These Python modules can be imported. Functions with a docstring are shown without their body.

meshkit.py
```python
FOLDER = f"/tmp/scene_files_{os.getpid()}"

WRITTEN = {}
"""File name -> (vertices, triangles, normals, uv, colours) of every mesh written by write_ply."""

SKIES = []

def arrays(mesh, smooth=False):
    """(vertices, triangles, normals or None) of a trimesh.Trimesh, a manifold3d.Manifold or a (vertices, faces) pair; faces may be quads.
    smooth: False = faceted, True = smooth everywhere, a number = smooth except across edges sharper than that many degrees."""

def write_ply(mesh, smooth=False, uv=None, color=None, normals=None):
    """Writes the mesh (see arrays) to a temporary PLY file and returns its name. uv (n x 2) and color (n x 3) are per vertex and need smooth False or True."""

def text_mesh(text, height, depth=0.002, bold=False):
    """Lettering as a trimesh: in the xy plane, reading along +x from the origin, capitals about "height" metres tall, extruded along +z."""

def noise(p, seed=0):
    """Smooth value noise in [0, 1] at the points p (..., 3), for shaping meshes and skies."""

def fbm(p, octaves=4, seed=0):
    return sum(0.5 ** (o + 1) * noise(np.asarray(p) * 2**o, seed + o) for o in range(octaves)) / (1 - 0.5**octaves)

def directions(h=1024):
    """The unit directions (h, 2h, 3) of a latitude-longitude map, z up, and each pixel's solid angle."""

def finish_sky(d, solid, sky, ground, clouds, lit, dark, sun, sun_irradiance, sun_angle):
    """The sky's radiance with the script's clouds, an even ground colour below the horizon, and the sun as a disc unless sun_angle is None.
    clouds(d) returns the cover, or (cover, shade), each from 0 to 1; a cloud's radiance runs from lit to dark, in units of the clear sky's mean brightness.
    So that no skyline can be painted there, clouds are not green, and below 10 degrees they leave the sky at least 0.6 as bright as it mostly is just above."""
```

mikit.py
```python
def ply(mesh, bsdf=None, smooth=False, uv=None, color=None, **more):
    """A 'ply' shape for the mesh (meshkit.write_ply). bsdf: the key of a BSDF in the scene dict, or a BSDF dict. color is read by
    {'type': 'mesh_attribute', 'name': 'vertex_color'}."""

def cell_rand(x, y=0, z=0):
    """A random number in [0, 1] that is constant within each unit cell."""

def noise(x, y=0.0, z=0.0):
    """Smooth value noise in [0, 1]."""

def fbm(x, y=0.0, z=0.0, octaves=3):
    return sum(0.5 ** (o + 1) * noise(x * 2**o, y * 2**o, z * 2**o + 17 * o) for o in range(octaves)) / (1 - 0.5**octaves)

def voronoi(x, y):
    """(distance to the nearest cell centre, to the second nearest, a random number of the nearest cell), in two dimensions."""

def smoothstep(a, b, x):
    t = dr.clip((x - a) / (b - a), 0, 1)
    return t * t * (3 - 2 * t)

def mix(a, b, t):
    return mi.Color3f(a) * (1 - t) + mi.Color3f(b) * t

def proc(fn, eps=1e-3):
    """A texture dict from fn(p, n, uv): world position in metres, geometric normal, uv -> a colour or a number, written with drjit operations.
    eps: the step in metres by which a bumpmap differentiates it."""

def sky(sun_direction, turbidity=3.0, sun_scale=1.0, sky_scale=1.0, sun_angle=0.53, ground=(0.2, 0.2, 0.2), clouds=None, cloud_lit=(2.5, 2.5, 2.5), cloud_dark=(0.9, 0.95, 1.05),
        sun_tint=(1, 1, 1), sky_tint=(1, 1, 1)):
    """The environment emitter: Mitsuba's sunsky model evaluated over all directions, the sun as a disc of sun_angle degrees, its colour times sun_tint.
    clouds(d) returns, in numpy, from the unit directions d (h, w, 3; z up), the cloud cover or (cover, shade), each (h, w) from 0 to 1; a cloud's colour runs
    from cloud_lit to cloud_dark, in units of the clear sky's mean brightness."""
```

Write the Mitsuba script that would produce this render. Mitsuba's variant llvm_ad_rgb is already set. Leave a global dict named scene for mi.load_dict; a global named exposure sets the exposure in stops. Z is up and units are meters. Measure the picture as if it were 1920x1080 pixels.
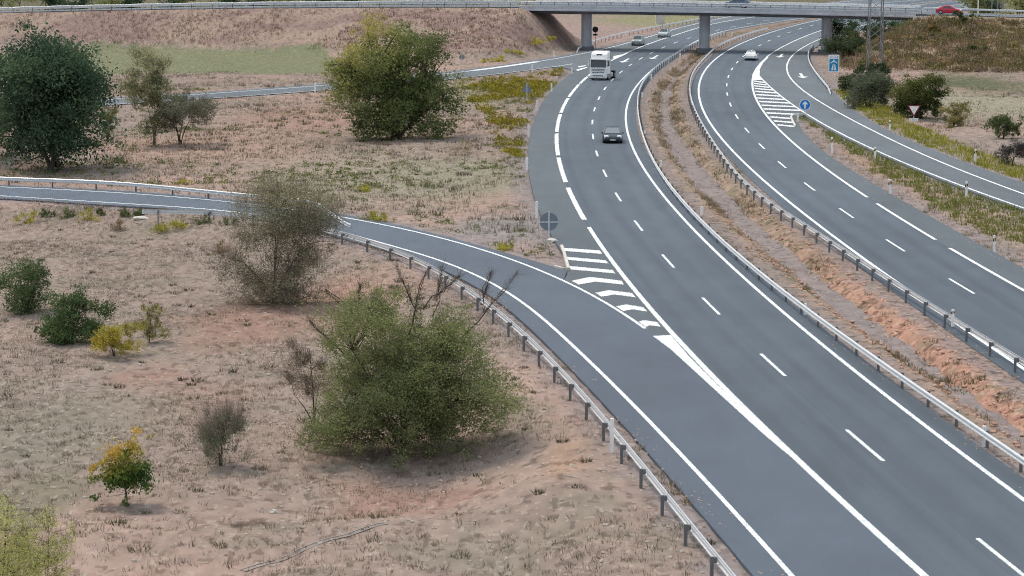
import math, random
import numpy as np, trimesh, shapely, mitsuba as mi, drjit as dr, mikit
from mikit import noise, fbm, smoothstep, mix, proc, cell_rand
from shapely.geometry import Polygon, LineString, Point
from shapely.ops import unary_union
from scipy.interpolate import splprep, splev
from scipy.spatial import cKDTree

T = mi.ScalarTransform4f
scene, labels = {'type': 'scene'}, {}

# ------------------------------------------------------------------ camera, sky, exposure
CAM_H, PITCH = 21.112, 0.16204
eye = np.array([0.0, 0.0, CAM_H])
look = eye + np.array([0.0, math.cos(PITCH), -math.sin(PITCH)])
scene['camera'] = {'type': 'perspective', 'fov': 26.1130, 'fov_axis': 'x', 'near_clip': 1.0, 'far_clip': 9000.0,
    'to_world': T().look_at(origin=eye.tolist(), target=look.tolist(), up=[0, 0, 1])}

def cloud_cover(d):
    a = 0.5 + 0.25 * np.sin(3.1 * d[..., 0] + 1.7 * d[..., 1]) * np.cos(2.3 * d[..., 1] - 1.1 * d[..., 2])
    return np.ones(d.shape[:2]), np.clip(1.0 - 0.85 * np.clip(d[..., 2], 0, 1) + 0.5 * (a - 0.5), 0, 1)   # brighter overhead than at the horizon, as an overcast sky is
scene['sky'] = mikit.sky([-0.38, 0.30, 0.88], turbidity=3.0, sun_scale=0.3, sun_angle=11, clouds=cloud_cover,
    cloud_lit=(2.25, 2.5, 2.75), cloud_dark=(1.0, 1.12, 1.27), ground=(0.22, 0.19, 0.17))
exposure = 2.17

# ------------------------------------------------------------------ naming helpers
taken = set()
def numbered(name):
    if name not in taken:
        taken.add(name); return name
    i = 1
    while '%s_%03d' % (name, i) in taken: i += 1
    k = '%s_%03d' % (name, i); taken.add(k); return k
def thing(name, label, cat, group=None):
    k = numbered(name)
    labels[k] = {'label': label, 'category': cat}
    if group: labels[k]['group'] = group
    return k
def part(parent, name, shape, pose=None, label=None, kind=None):
    k = numbered(parent + '__' + name)
    scene[k] = dict(shape) if pose is None else dict(shape, to_world=pose)
    if label or kind:
        labels[k] = {}
        if label: labels[k]['label'] = label
        if kind: labels[k]['kind'] = kind
    return k
def single(name, shape, label, cat, group=None, kind=None, pose=None):
    k = numbered(name)
    scene[k] = dict(shape) if pose is None else dict(shape, to_world=pose)
    labels[k] = {'label': label, 'category': cat}
    if group: labels[k]['group'] = group
    if kind: labels[k]['kind'] = kind
    return k
def struct(name, shape, label):
    k = numbered(name); scene[k] = shape
    labels[k] = {'label': label, 'category': name.split('_')[-1], 'kind': 'structure'}
    return k

# ------------------------------------------------------------------ mesh helpers
def cat(ms):
    vs, fs, n = [], [], 0
    for v, f in ms:
        v = np.asarray(v, float).reshape(-1, 3); f = np.asarray(f, int)
        if f.shape[1] == 4: f = np.vstack([f[:, [0, 1, 2]], f[:, [0, 2, 3]]])
        vs.append(v); fs.append(f + n); n += len(v)
    return np.vstack(vs), np.vstack(fs)
def tm(m): return np.array(m.vertices), np.array(m.faces)
def box(c, s, rot=0):
    v = np.array([[x, y, z] for x in (-.5, .5) for y in (-.5, .5) for z in (-.5, .5)]) * np.array(s)
    if rot:
        c_, s_ = math.cos(rot), math.sin(rot); v = v @ np.array([[c_, s_, 0], [-s_, c_, 0], [0, 0, 1]])
    f = np.array([[0, 1, 3, 2], [4, 6, 7, 5], [0, 4, 5, 1], [2, 3, 7, 6], [0, 2, 6, 4], [1, 5, 7, 3]])
    return v + np.array(c), np.vstack([f[:, [0, 1, 2]], f[:, [0, 2, 3]]])
def bevel_box(c, s, b=0.02):
    """A box with chamfered edges."""
    h = np.array(s) / 2; v = []
    for sx in (-1, 1):
        for sy in (-1, 1):
            for sz in (-1, 1):
                p = np.array([sx, sy, sz]) * h
                for k in range(3):
                    q = np.array([sx, sy, sz]) * (h - b); q[k] = p[k]; v.append(q)
    m = trimesh.convex.convex_hull(np.array(v)); return np.array(m.vertices) + np.array(c), np.array(m.faces)
def tube(pts, r0, r1=None, n=6, cap=True):
    P = np.asarray(pts, float); m = len(P); r1 = r0 if r1 is None else r1
    t = np.gradient(P, axis=0); t /= np.maximum(np.linalg.norm(t, axis=1, keepdims=True), 1e-9)
    ref = np.array([0.31, 0.91, 0.27]) if abs(t[0] @ np.array([0.31, 0.91, 0.27])) < .9 else np.array([1.0, 0, 0])
    a = np.cross(t, ref); a /= np.linalg.norm(a, axis=1, keepdims=True); b = np.cross(t, a)
    r = np.linspace(r0, r1, m)[:, None, None]; th = np.arange(n) * 2 * math.pi / n
    V = (P[:, None] + r * (np.cos(th)[None, :, None] * a[:, None] + np.sin(th)[None, :, None] * b[:, None])).reshape(-1, 3)
    i, j = np.meshgrid(np.arange(m - 1), np.arange(n), indexing='ij'); k = (j + 1) % n
    F = np.stack([i * n + j, (i + 1) * n + j, (i + 1) * n + k, i * n + k], -1).reshape(-1, 4)
    F = np.vstack([F[:, [0, 1, 2]], F[:, [0, 2, 3]]])
    if cap:
        e = [[0, k + 1, k] for k in range(1, n - 1)] + [[(m - 1) * n, (m - 1) * n + k, (m - 1) * n + k + 1] for k in range(1, n - 1)]
        F = np.vstack([F[:, ::-1], np.array(e)[:, ::-1]])
    else: F = F[:, ::-1]
    return V, F
def bar(a, b, w):
    """A square bar from a to b."""
    return tube([a, b], w * .7071, n=4)
def cyl(c, r, h, n=20, axis='z'):
    m = trimesh.creation.cylinder(radius=r, height=h, sections=n)
    v, f = tm(m)
    if axis == 'x': v = v[:, [2, 0, 1]]
    if axis == 'y': v = v[:, [1, 2, 0]]
    return v + np.array(c), f
def plate(poly, t):
    """A shapely polygon in the x-z plane, thickness t along y; the front face looks to -y."""
    m = trimesh.creation.extrude_polygon(poly, t); v, f = tm(m)
    return np.stack([v[:, 0], t / 2 - v[:, 2], v[:, 1]], 1), f
def curve(pts, step=2.0, s=0.0):
    P = np.asarray(pts, float); k = min(3, len(P) - 1)
    tck, u = splprep(P.T, s=s * len(P), k=k)
    q = np.array(splev(np.linspace(0, 1, 2000), tck)).T
    L = np.r_[0, np.cumsum(np.linalg.norm(np.diff(q, axis=0), axis=1))]
    n = max(2, int(L[-1] / step) + 1); g = np.linspace(0, L[-1], n)
    return np.stack([np.interp(g, L, q[:, 0]), np.interp(g, L, q[:, 1])], 1)
def normals2(P):
    t = np.gradient(np.asarray(P, float), axis=0); t /= np.linalg.norm(t, axis=1, keepdims=True)
    return np.stack([t[:, 1], -t[:, 0]], 1)      # to the right of travel
def offset(P, d): return np.asarray(P) + normals2(P) * d
def ribbon(P, w, z):
    n = normals2(P); a, b = P - n * w / 2, P + n * w / 2; m = len(P)
    z = np.full(m, z) if np.isscalar(z) else np.asarray(z)
    V = np.vstack([np.c_[a, z], np.c_[b, z]]); i = np.arange(m - 1)
    return V, np.vstack([np.c_[i, m + i, m + i + 1], np.c_[i, m + i + 1, i + 1]])
def flat(poly, z, skirt=0.0):
    ms = []
    for g in (poly.geoms if hasattr(poly, 'geoms') else [poly]):
        if g.geom_type != 'Polygon' or g.area < 1e-3: continue
        v, f = trimesh.creation.triangulate_polygon(g, engine='earcut')
        v = np.asarray(v); f = np.asarray(f)
        a, b, c = v[f[:, 0]], v[f[:, 1]], v[f[:, 2]]
        cr = (b - a)[:, 0] * (c - a)[:, 1] - (b - a)[:, 1] * (c - a)[:, 0]
        f = np.where((cr < 0)[:, None], f[:, ::-1], f)
        ms.append((np.c_[v, np.full(len(v), z)], f))
        if skirt:
            for r in [g.exterior] + list(g.interiors):
                p = np.array(r.coords); m = len(p)
                V = np.vstack([np.c_[p, np.full(m, z)], np.c_[p, np.full(m, z - skirt)]]); i = np.arange(m - 1)
                ms.append((V, np.vstack([np.c_[i, m + i, m + i + 1], np.c_[i, m + i + 1, i + 1]])))
    return cat(ms)
def cut(P, a, b):
    """The piece of polyline P between arc lengths a and b."""
    L = np.r_[0, np.cumsum(np.linalg.norm(np.diff(P, axis=0), axis=1))]
    g = np.linspace(a, b, max(2, int((b - a) / 1.5) + 1))
    return np.stack([np.interp(g, L, P[:, 0]), np.interp(g, L, P[:, 1])], 1)
def length(P): return np.linalg.norm(np.diff(P, axis=0), axis=1).sum()
def at_near(P, q):
    """(arc length of the point of P nearest to q)."""
    L = np.r_[0, np.cumsum(np.linalg.norm(np.diff(P, axis=0), axis=1))]
    return L[np.argmin(np.linalg.norm(P - np.array(q), axis=1))]

# ------------------------------------------------------------------ materials
def two(b): return {'type': 'twosided', 'bsdf': b}
def rgb(*c): return {'type': 'rgb', 'value': list(c)}
def plain(name, col, rough=0.6, metal=0.0, **kw):
    scene[name] = two({'type': 'principled', 'base_color': rgb(*col), 'roughness': rough, 'metallic': metal, **kw})
def asphalt_fn(base, seed, lanes=False):
    base = np.array(base)
    def fn(p, n, uv):
        big = fbm(p.x * 0.07 + seed, p.y * 0.05, 0.0, 3); mid = fbm(p.x * 0.9, p.y * 0.35 + seed, 3.0, 3)
        grit = noise(p.x * 22.0, p.y * 22.0, seed)
        s = 0.74 + 0.34 * big + 0.18 * mid + 0.12 * (grit - 0.5)
        patch = smoothstep(0.60, 0.66, noise(p.x * 0.16 + 5 * seed, p.y * 0.06, 9.0))
        if lanes:   # wheel tracks: metres across from the inner paved edge
            a = uv.x - 1.25; lane = a - 3.55 * dr.floor(a / 3.55); track = dr.exp(-dr.square((lane - .85) / .38)) + dr.exp(-dr.square((lane - 2.7) / .38))
            streak = fbm(uv.x * 2.2, uv.y * .03, 6.0, 3); s = s + .10 * (streak - .5) * 2 - .10 * track * (.5 + fbm(uv.x * .5, uv.y * .02, 2.0, 2))
            join = dr.exp(-dr.square((a - 3.68) / .05)) ; s = s - .12 * join * smoothstep(.45, .6, noise(uv.y * .05, 1.0, 5.0))
        c = mi.Color3f(base.tolist()) * (s - 0.035 * patch)
        return c
    return fn
def asphalt(name, base, seed, lanes=False):
    scene[name] = two({'type': 'principled', 'base_color': proc(asphalt_fn(base, seed, lanes)), 'roughness': 0.72, 'specular': 0.5})
asphalt('asphalt_main', (0.083, 0.108, 0.139), 1.0, True)
asphalt('asphalt_ramp', (0.090, 0.114, 0.152), 2.0)
asphalt('asphalt_shoulder', (0.093, 0.113, 0.133), 3.0)
asphalt('asphalt_old', (0.110, 0.130, 0.152), 4.0)
def paint_fn(p, n, uv):
    w = fbm(p.x * 5.0, p.y * 5.0, 1.0, 3); g = noise(p.x * 30.0, p.y * 30.0, 2.0)
    return mix((0.80, 0.83, 0.84), (0.50, 0.54, 0.57), smoothstep(0.44, 0.74, w * 0.7 + g * 0.3) * 0.85)
scene['road_paint'] = two({'type': 'principled', 'base_color': proc(paint_fn), 'roughness': 0.6})
plain('galvanised', (0.68, 0.71, 0.74), 0.42, 0.3)
plain('galvanised_dull', (0.22, 0.235, 0.255), 0.55, 0.4)
plain('white_plastic', (0.90, 0.89, 0.87), 0.5)
plain('pinkish_plastic', (0.80, 0.66, 0.66), 0.5)
plain('black_plastic', (0.02, 0.02, 0.022), 0.5)
plain('reflector', (0.75, 0.55, 0.18), 0.3)
plain('sign_blue', (0.014, 0.20, 0.62), 0.4)
plain('sign_cyan_blue', (0.008, 0.26, 0.52), 0.4)
plain('sign_white', (0.85, 0.86, 0.86), 0.4)
plain('sign_red', (0.16, 0.02, 0.035), 0.45)
plain('sign_back', (0.20, 0.25, 0.30), 0.5, 0.3)
plain('sign_back_dark', (0.03, 0.032, 0.038), 0.6)
plain('wood', (0.55, 0.45, 0.33), 0.8)
plain('tyre', (0.018, 0.018, 0.02), 0.85)
plain('rim', (0.5, 0.52, 0.55), 0.35, 0.7)
plain('car_glass', (0.035, 0.05, 0.06), 0.08, 0.0, specular=0.9)
plain('car_glass_sky_sheen', (0.22, 0.25, 0.28), 0.15, 0.0, specular=0.9)  # paler base colour paints a sky reflection into the panes
plain('lamp_glass', (0.78, 0.82, 0.85), 0.15)
plain('red_lamp', (0.40, 0.02, 0.02), 0.25)
plain('car_trim', (0.02, 0.021, 0.024), 0.5)
plain('grille_grey', (0.30, 0.33, 0.36), 0.4, 0.4)
plain('plate_white', (0.80, 0.80, 0.78), 0.5)
for nm, c in dict(paint_white=(0.78, 0.80, 0.81), paint_black=(0.030, 0.040, 0.055), paint_green_grey=(0.30, 0.36, 0.36), paint_silver=(0.46, 0.51, 0.53),
                  paint_red=(0.50, 0.012, 0.055), paint_blue_grey=(0.10, 0.15, 0.24), paint_teal=(0.01, 0.22, 0.20)).items():
    scene[nm] = two({'type': 'principled', 'base_color': rgb(*c), 'roughness': 0.35, 'clearcoat': 0.8, 'clearcoat_gloss': 0.9})
def concrete_fn(base):
    def fn(p, n, uv):
        streak = fbm(p.x * 0.9 + p.y * 0.9, 4.0, p.z * 0.35, 3); f = fbm(p.x * 3, p.y * 3, p.z * 3, 3)
        return mi.Color3f(base) * (0.72 + 0.35 * streak + 0.2 * f)
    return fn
plain('weathered_edge', (.36, .31, .265), .9)
scene['concrete'] = two({'type': 'principled', 'base_color': proc(concrete_fn([0.47, 0.49, 0.53])), 'roughness': 0.85})
scene['concrete_pale'] = two({'type': 'principled', 'base_color': proc(concrete_fn([0.55, 0.53, 0.49])), 'roughness': 0.85})
scene['concrete_girder'] = two({'type': 'principled', 'base_color': proc(concrete_fn([0.17, 0.18, 0.21])), 'roughness': 0.85})  # darker copy of concrete: overhang shade painted into the girder colour; plinths darker themselves
def bark_fn(p, n, uv):
    return mix((0.055, 0.045, 0.035), (0.14, 0.115, 0.09), fbm(p.x * 9, p.y * 9, p.z * 3, 3))
scene['bark'] = two({'type': 'diffuse', 'reflectance': proc(bark_fn)})
scene['bark_grey'] = two({'type': 'diffuse', 'reflectance': rgb(0.15, 0.13, 0.11)})
scene['twig'] = two({'type': 'diffuse', 'reflectance': {'type': 'mesh_attribute', 'name': 'vertex_color'}})
scene['foliage'] = {'type': 'principledthin', 'base_color': {'type': 'mesh_attribute', 'name': 'vertex_color'}, 'roughness': 0.6, 'diff_trans': 0.75, 'spec_trans': 0.0}
scene['grass'] = two({'type': 'diffuse', 'reflectance': {'type': 'mesh_attribute', 'name': 'vertex_color'}})

# ------------------------------------------------------------------ road lines, in metres (x to the right, y ahead of the camera)
main_right = curve([(20.26,67.95),(19.22,80.51),(17.60,95.40),(16.56,105.09),(15.13,117.69),(14.08,130.73),(12.83,150.27),(12.01,173.28),(11.87,187.99),(11.66,202.96),(11.80,215.56),(12.10,230.40),(12.86,248.10),(14.15,269.52),(15.54,286.27),(17.78,307.34),(20.31,326.79),(22.90,343.38),(27.63,374.02),(31.56,397.64),(39.15,439.20),(43.39,455.03),(54.44,487.65),(74.42,534.78),(99.36,591.92),(129.87,652.89)], 2, .02)
main_dash = curve([(20.9, 41.0), (19.4, 52.0), (18.2, 61.0), (17.0, 70.5), (16.5, 74.5), (14.3, 91.5), (12.4, 109.3), (10.9, 125.3), (9.7, 142.3), (8.8, 159.2), (8.25, 176.1), (7.95, 192.6), (7.95, 209.6), (8.3, 226.8), (8.9, 243.6), (9.9, 260.7), (11.2, 277.4)] + [(13.81,306.81),(15.84,324.73),(18.24,342.98),(20.79,359.22),(23.73,376.42),(27.06,394.09),(30.72,411.56),(34.79,429.58),(42.41,459.76),(53.57,495.85),(77.20,554.87),(102.77,612.35),(125.18,652.89)], 1.0, .03)
main_left = curve([(15.13,58.15),(13.63,70.30),(12.56,78.89),(11.01,90.83),(9.72,101.04),(8.38,114.50),(7.63,122.10),(6.73,134.23),(5.67,151.87),(5.23,159.19),(4.60,180.15),(4.41,183.60),(4.31,202.02),(4.42,216.09),(4.85,232.86),(5.74,255.35),(7.19,278.53),(9.15,301.02),(10.78,315.07),(15.58,351.62),(21.89,390.60),(27.82,419.38),(34.28,445.84),(43.20,486.31),(55.14,522.17),(76.93,572.80),(101.22,620.92),(121.27,652.89)], 2, .02)
paved_left = curve([(3.51,135.51),(3.32,146.17),(2.67,152.14),(1.97,162.19),(1.76,172.59),(1.53,190.89),(1.63,206.83),(1.84,223.88),(2.33,241.24),(2.99,257.61),(4.22,277.21),(5.92,295.94),(7.82,315.07),(9.25,328.01)], 2, .01)
ramp_left = curve([(10.17,63.18),(9.09,70.30),(8.01,79.12),(6.38,90.44),(4.59,101.66),(2.81,112.08),(1.19,121.22),(-0.72,128.56),(-2.19,133.81),(-4.31,139.04),(-6.61,143.96),(-10.13,150.01),(-15.40,158.02),(-20.28,164.36),(-24.73,166.59),(-31.40,169.87),(-40.69,174.33),(-53.29,179.78)], 1.5, .02)
ramp_right = curve([(10.49,90.14),(9.49,98.66),(8.04,109.74),(7.00,115.44),(5.87,120.88),(4.84,125.90),(3.61,130.53),(2.30,134.44),(0.68,138.37),(-1.04,142.52),(-2.85,146.17),(-5.92,151.73),(-8.55,155.87),(-10.97,159.19),(-16.03,164.67),(-21.07,169.87),(-26.18,173.63),(-31.12,176.11),(-37.34,178.66),(-42.02,180.15),(-54.75,184.78)], 1.5, .02)
away_left = curve([(26.09,84.80),(25.44,94.43),(24.84,105.09),(23.81,118.35),(22.88,134.66),(22.49,143.96),(21.90,157.73),(21.23,179.41),(21.06,206.83),(21.58,234.74),(22.14,253.13),(22.97,269.52),(24.41,289.10),(26.52,311.71),(29.61,336.81),(34.98,370.87),(41.57,404.95),(52.80,450.39),(63.05,486.31),(76.08,528.40),(106.45,599.92),(129.54,643.42)], 2, .02)
away_dash = curve([(28.98,100.44),(27.97,113.89),(26.71,129.15),(25.74,146.17),(24.98,163.11),(24.48,180.27),(24.24,197.10),(24.38,214.12),(24.75,231.62),(25.42,248.59),(26.26,265.43),(27.44,282.12),(28.91,298.96),(30.86,317.00),(33.18,335.14),(35.79,352.32),(39.60,374.02),(44.86,399.45),(48.98,418.39),(53.24,437.02),(67.10,490.35),(86.77,548.01),(113.73,608.15),(137.70,652.89)], 1.0, .03)
away_right = curve([(31.20,111.34),(30.13,128.17),(29.05,145.67),(28.97,150.01),(27.99,169.20),(27.94,173.63),(27.73,200.62),(28.39,234.74),(29.18,255.35),(30.45,275.46),(32.55,298.96),(34.87,320.82),(37.15,336.81),(40.18,355.16),(44.01,375.62),(50.86,406.81),(61.36,448.11),(77.48,504.32),(99.74,561.91),(133.78,634.23)], 2, .02)
away_edge = curve([(32.83,121.75),(32.10,136.82),(31.43,145.18),(30.96,161.58),(29.93,188.81),(29.63,213.44),(30.68,232.24),(31.43,245.31)], 2, .01)
slip_left = curve([(42.24,145.43),(38.84,166.26),(37.26,179.78),(34.81,210.34),(33.76,235.38),(33.83,253.13),(33.83,273.74),(34.38,296.94),(35.60,319.07)], 2, .02)
slip_right = curve([(43.76,150.80),(41.18,176.47),(39.17,192.16),(38.26,213.44),(37.76,234.74),(37.58,261.46),(37.98,282.58),(38.57,298.96),(39.91,318.49),(41.70,336.81),(44.64,358.05),(50.69,388.88),(59.51,425.44),(74.47,477.13),(98.71,541.31),(134.91,625.29)], 2, .02)
slip_edge = curve([(45.73,157.73),(42.54,184.78),(41.69,193.02),(40.65,207.82),(39.69,226.80),(39.72,256.85),(40.76,275.46),(42.40,296.94),(45.39,331.72),(48.21,360.25),(51.92,385.47),(60.63,420.38),(75.95,472.03),(100.09,534.78),(136.00,616.60)], 2, .02)
exit_upper = curve([(-64.80,263.04),(-50.88,273.74),(-38.31,283.49),(-25.82,297.44),(-19.26,307.34),(-7.86,326.18),(-5.25,330.48),(4.72,350.22),(12.28,372.44),(15.97,390.60),(22.17,415.43),(28.49,439.20),(32.60,458.57),(45.05,507.21),(57.85,548.01),(85.74,616.60),(103.27,652.89)], 3, .3)
exit_lower = curve([(-62.57,253.87),(-48.72,265.43),(-37.30,275.90),(-24.41,289.10),(-17.30,298.96),(-8.14,312.82),(-2.47,320.82),(2.95,330.48),(6.54,339.41),(10.04,347.45),(12.80,354.45)], 3, .2)

def extend(P, d):
    """The curve carried straight on for d metres before its first point (outside the photograph)."""
    t = P[0] - P[3]; t = t / np.linalg.norm(t); k = np.arange(d, 0, -2.0)[:, None]
    return np.vstack([P[0] + t * k, P])
away_left, away_dash, away_right, away_edge = (extend(c, 60) for c in (away_left, away_dash, away_right, away_edge))
slip_left, slip_right, slip_edge = (extend(c, 60) for c in (slip_left, slip_right, slip_edge))
main_right, main_left, main_dash, ramp_left = (extend(c, 30) for c in (main_right, main_left, main_dash, ramp_left))
Z0, ZP = 0.05, 0.056       # asphalt and paint levels
def poly_between(a, b): return Polygon(np.vstack([a, b[::-1]])).buffer(0)
right_paved = offset(main_right, 1.15)
A_main = poly_between(right_paved, main_left)
i0, i1 = np.argmin(np.linalg.norm(main_left - np.array((8.36,114.20)), axis=1)), np.argmin(np.linalg.norm(main_left - np.array((15.58,351.62)), axis=1))
gore_line = cut(ramp_right, at_near(ramp_right, (8.11,109.17)), at_near(ramp_right, (3.28,131.34)))
shoulder = Polygon(np.vstack([main_left[i0:i1], [(12.67,346.08),(10.18,335.52)], paved_left[::-1], gore_line[::-1]])).buffer(0)
ramp_lo = offset(ramp_left, -1.25)
ramp_hi = curve([(3.38,135.51),(1.60,139.61),(-1.06,144.20),(-2.51,147.18),(-5.98,153.23),(-8.63,157.44),(-12.29,162.81),(-16.22,166.59),(-21.28,171.56),(-26.38,175.04),(-31.34,177.38),(-37.61,179.97),(-42.32,181.48),(-55.21,186.37)], 1.5, .02)
A_ramp = Polygon(np.vstack([ramp_lo, ramp_hi[::-1], gore_line[::-1], cut(main_left, 0, at_near(main_left, (8.36,114.20)))[::-1]])).buffer(0)
left_away = offset(away_left, -1.0)
A_away = poly_between(left_away, away_right)
slip_split = at_near(slip_left, (33.83,253.13)); away_split = at_near(away_right, (34.74,319.65))
A_away_sh = Polygon(np.vstack([away_edge, [(33.73,252.40)], cut(slip_left, slip_split, length(slip_left)), cut(away_right, 0, away_split)[::-1]])).buffer(0)
A_slip = Polygon(np.vstack([offset(slip_left, -0.5), cut(away_right, away_split, length(away_right)), slip_edge[::-1]])).buffer(0)
exit_edge = curve([(-65.39,265.43),(-51.36,276.33),(-38.68,286.27),(-26.09,300.50),(-19.47,310.61),(-7.93,329.24),(3.39,351.62),(11.77,376.42),(16.15,394.97),(22.43,420.38),(33.03,464.59),(45.70,514.58),(58.75,556.62),(86.94,625.29),(104.81,662.63)], 3, .3)
A_exit = Polygon(np.vstack([exit_edge, cut(main_left, at_near(main_left, (15.58,351.62)), length(main_left))[::-1], [(12.69,346.77),(10.18,335.52),(9.25,328.01),(8.10,336.16)], cut(exit_lower, 0, at_near(exit_lower, (6.11,338.10)))[::-1]])).buffer(0)
def clean(p):
    p = p.buffer(0)
    if hasattr(p, 'geoms'): p = unary_union([g for g in p.geoms if g.geom_type == 'Polygon' and g.area > 2])
    return p
A_main = clean(A_main)
shoulder = clean(shoulder.difference(A_main))
A_ramp = clean(A_ramp.difference(A_main).difference(shoulder))
A_away = clean(A_away)
A_away_sh = clean(A_away_sh.difference(A_away))
A_slip = clean(A_slip.difference(A_away).difference(A_away_sh))
A_exit = clean(A_exit.difference(A_main).difference(shoulder))
median_poly = clean(poly_between(right_paved[: 999], left_away).difference(A_main).difference(A_away))
paved = unary_union([A_main, shoulder, A_ramp, A_away, A_away_sh, A_slip, A_exit]).buffer(0.05)

# ------------------------------------------------------------------ terrain
AX = np.array([13.0, 387.2]); AD = np.array([0.9610, -0.2766]); AN = np.array([-0.2766, -0.9610])   # overpass axis, its direction, its normal towards the camera
ZQ = np.polyfit([-115, 10, 65], [5.3, 7.45, 6.85], 2)
def over_z(u): return np.maximum(np.polyval(ZQ, np.clip(u, -240, 150)), 1.0)
def axis_pt(u, d): return AX + AD * u + AN * d
def ss(a, b, x):
    t = np.clip((x - a) / (b - a), 0, 1); return t * t * (3 - 2 * t)
def vnoise(x, y, seed=0):
    xi, yi = np.floor(x).astype(np.int64), np.floor(y).astype(np.int64); fx, fy = x - xi, y - yi
    fx, fy = fx * fx * (3 - 2 * fx), fy * fy * (3 - 2 * fy)
    def h(a, b):
        n = (a * 374761393 + b * 668265263 + seed * 974711) & 0x7fffffff
        n = ((n ^ (n >> 13)) * 1274126177) & 0x7fffffff
        return ((n ^ (n >> 16)) & 0xffff) / 65535.0
    return (h(xi, yi) * (1 - fx) + h(xi + 1, yi) * fx) * (1 - fy) + (h(xi, yi + 1) * (1 - fx) + h(xi + 1, yi + 1) * fx) * fy
def vfbm(x, y, seed=0, o=4): return sum(0.5 ** (k + 1) * vnoise(x * 2 ** k, y * 2 ** k, seed + k) for k in range(o)) / (1 - .5 ** o)
solid = unary_union([paved, median_poly]).buffer(0.02)
_b = []
for g in (solid.geoms if hasattr(solid, 'geoms') else [solid]):
    for r in [g.exterior] + list(g.interiors):
        _b.append(np.array(LineString(r.coords).segmentize(0.6).coords))
EDGE = cKDTree(np.vstack(_b))
def road_dist(x, y):
    d = EDGE.query(np.c_[x, y])[0]
    return np.where(shapely.contains_xy(solid, x, y), -d, d)
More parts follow.
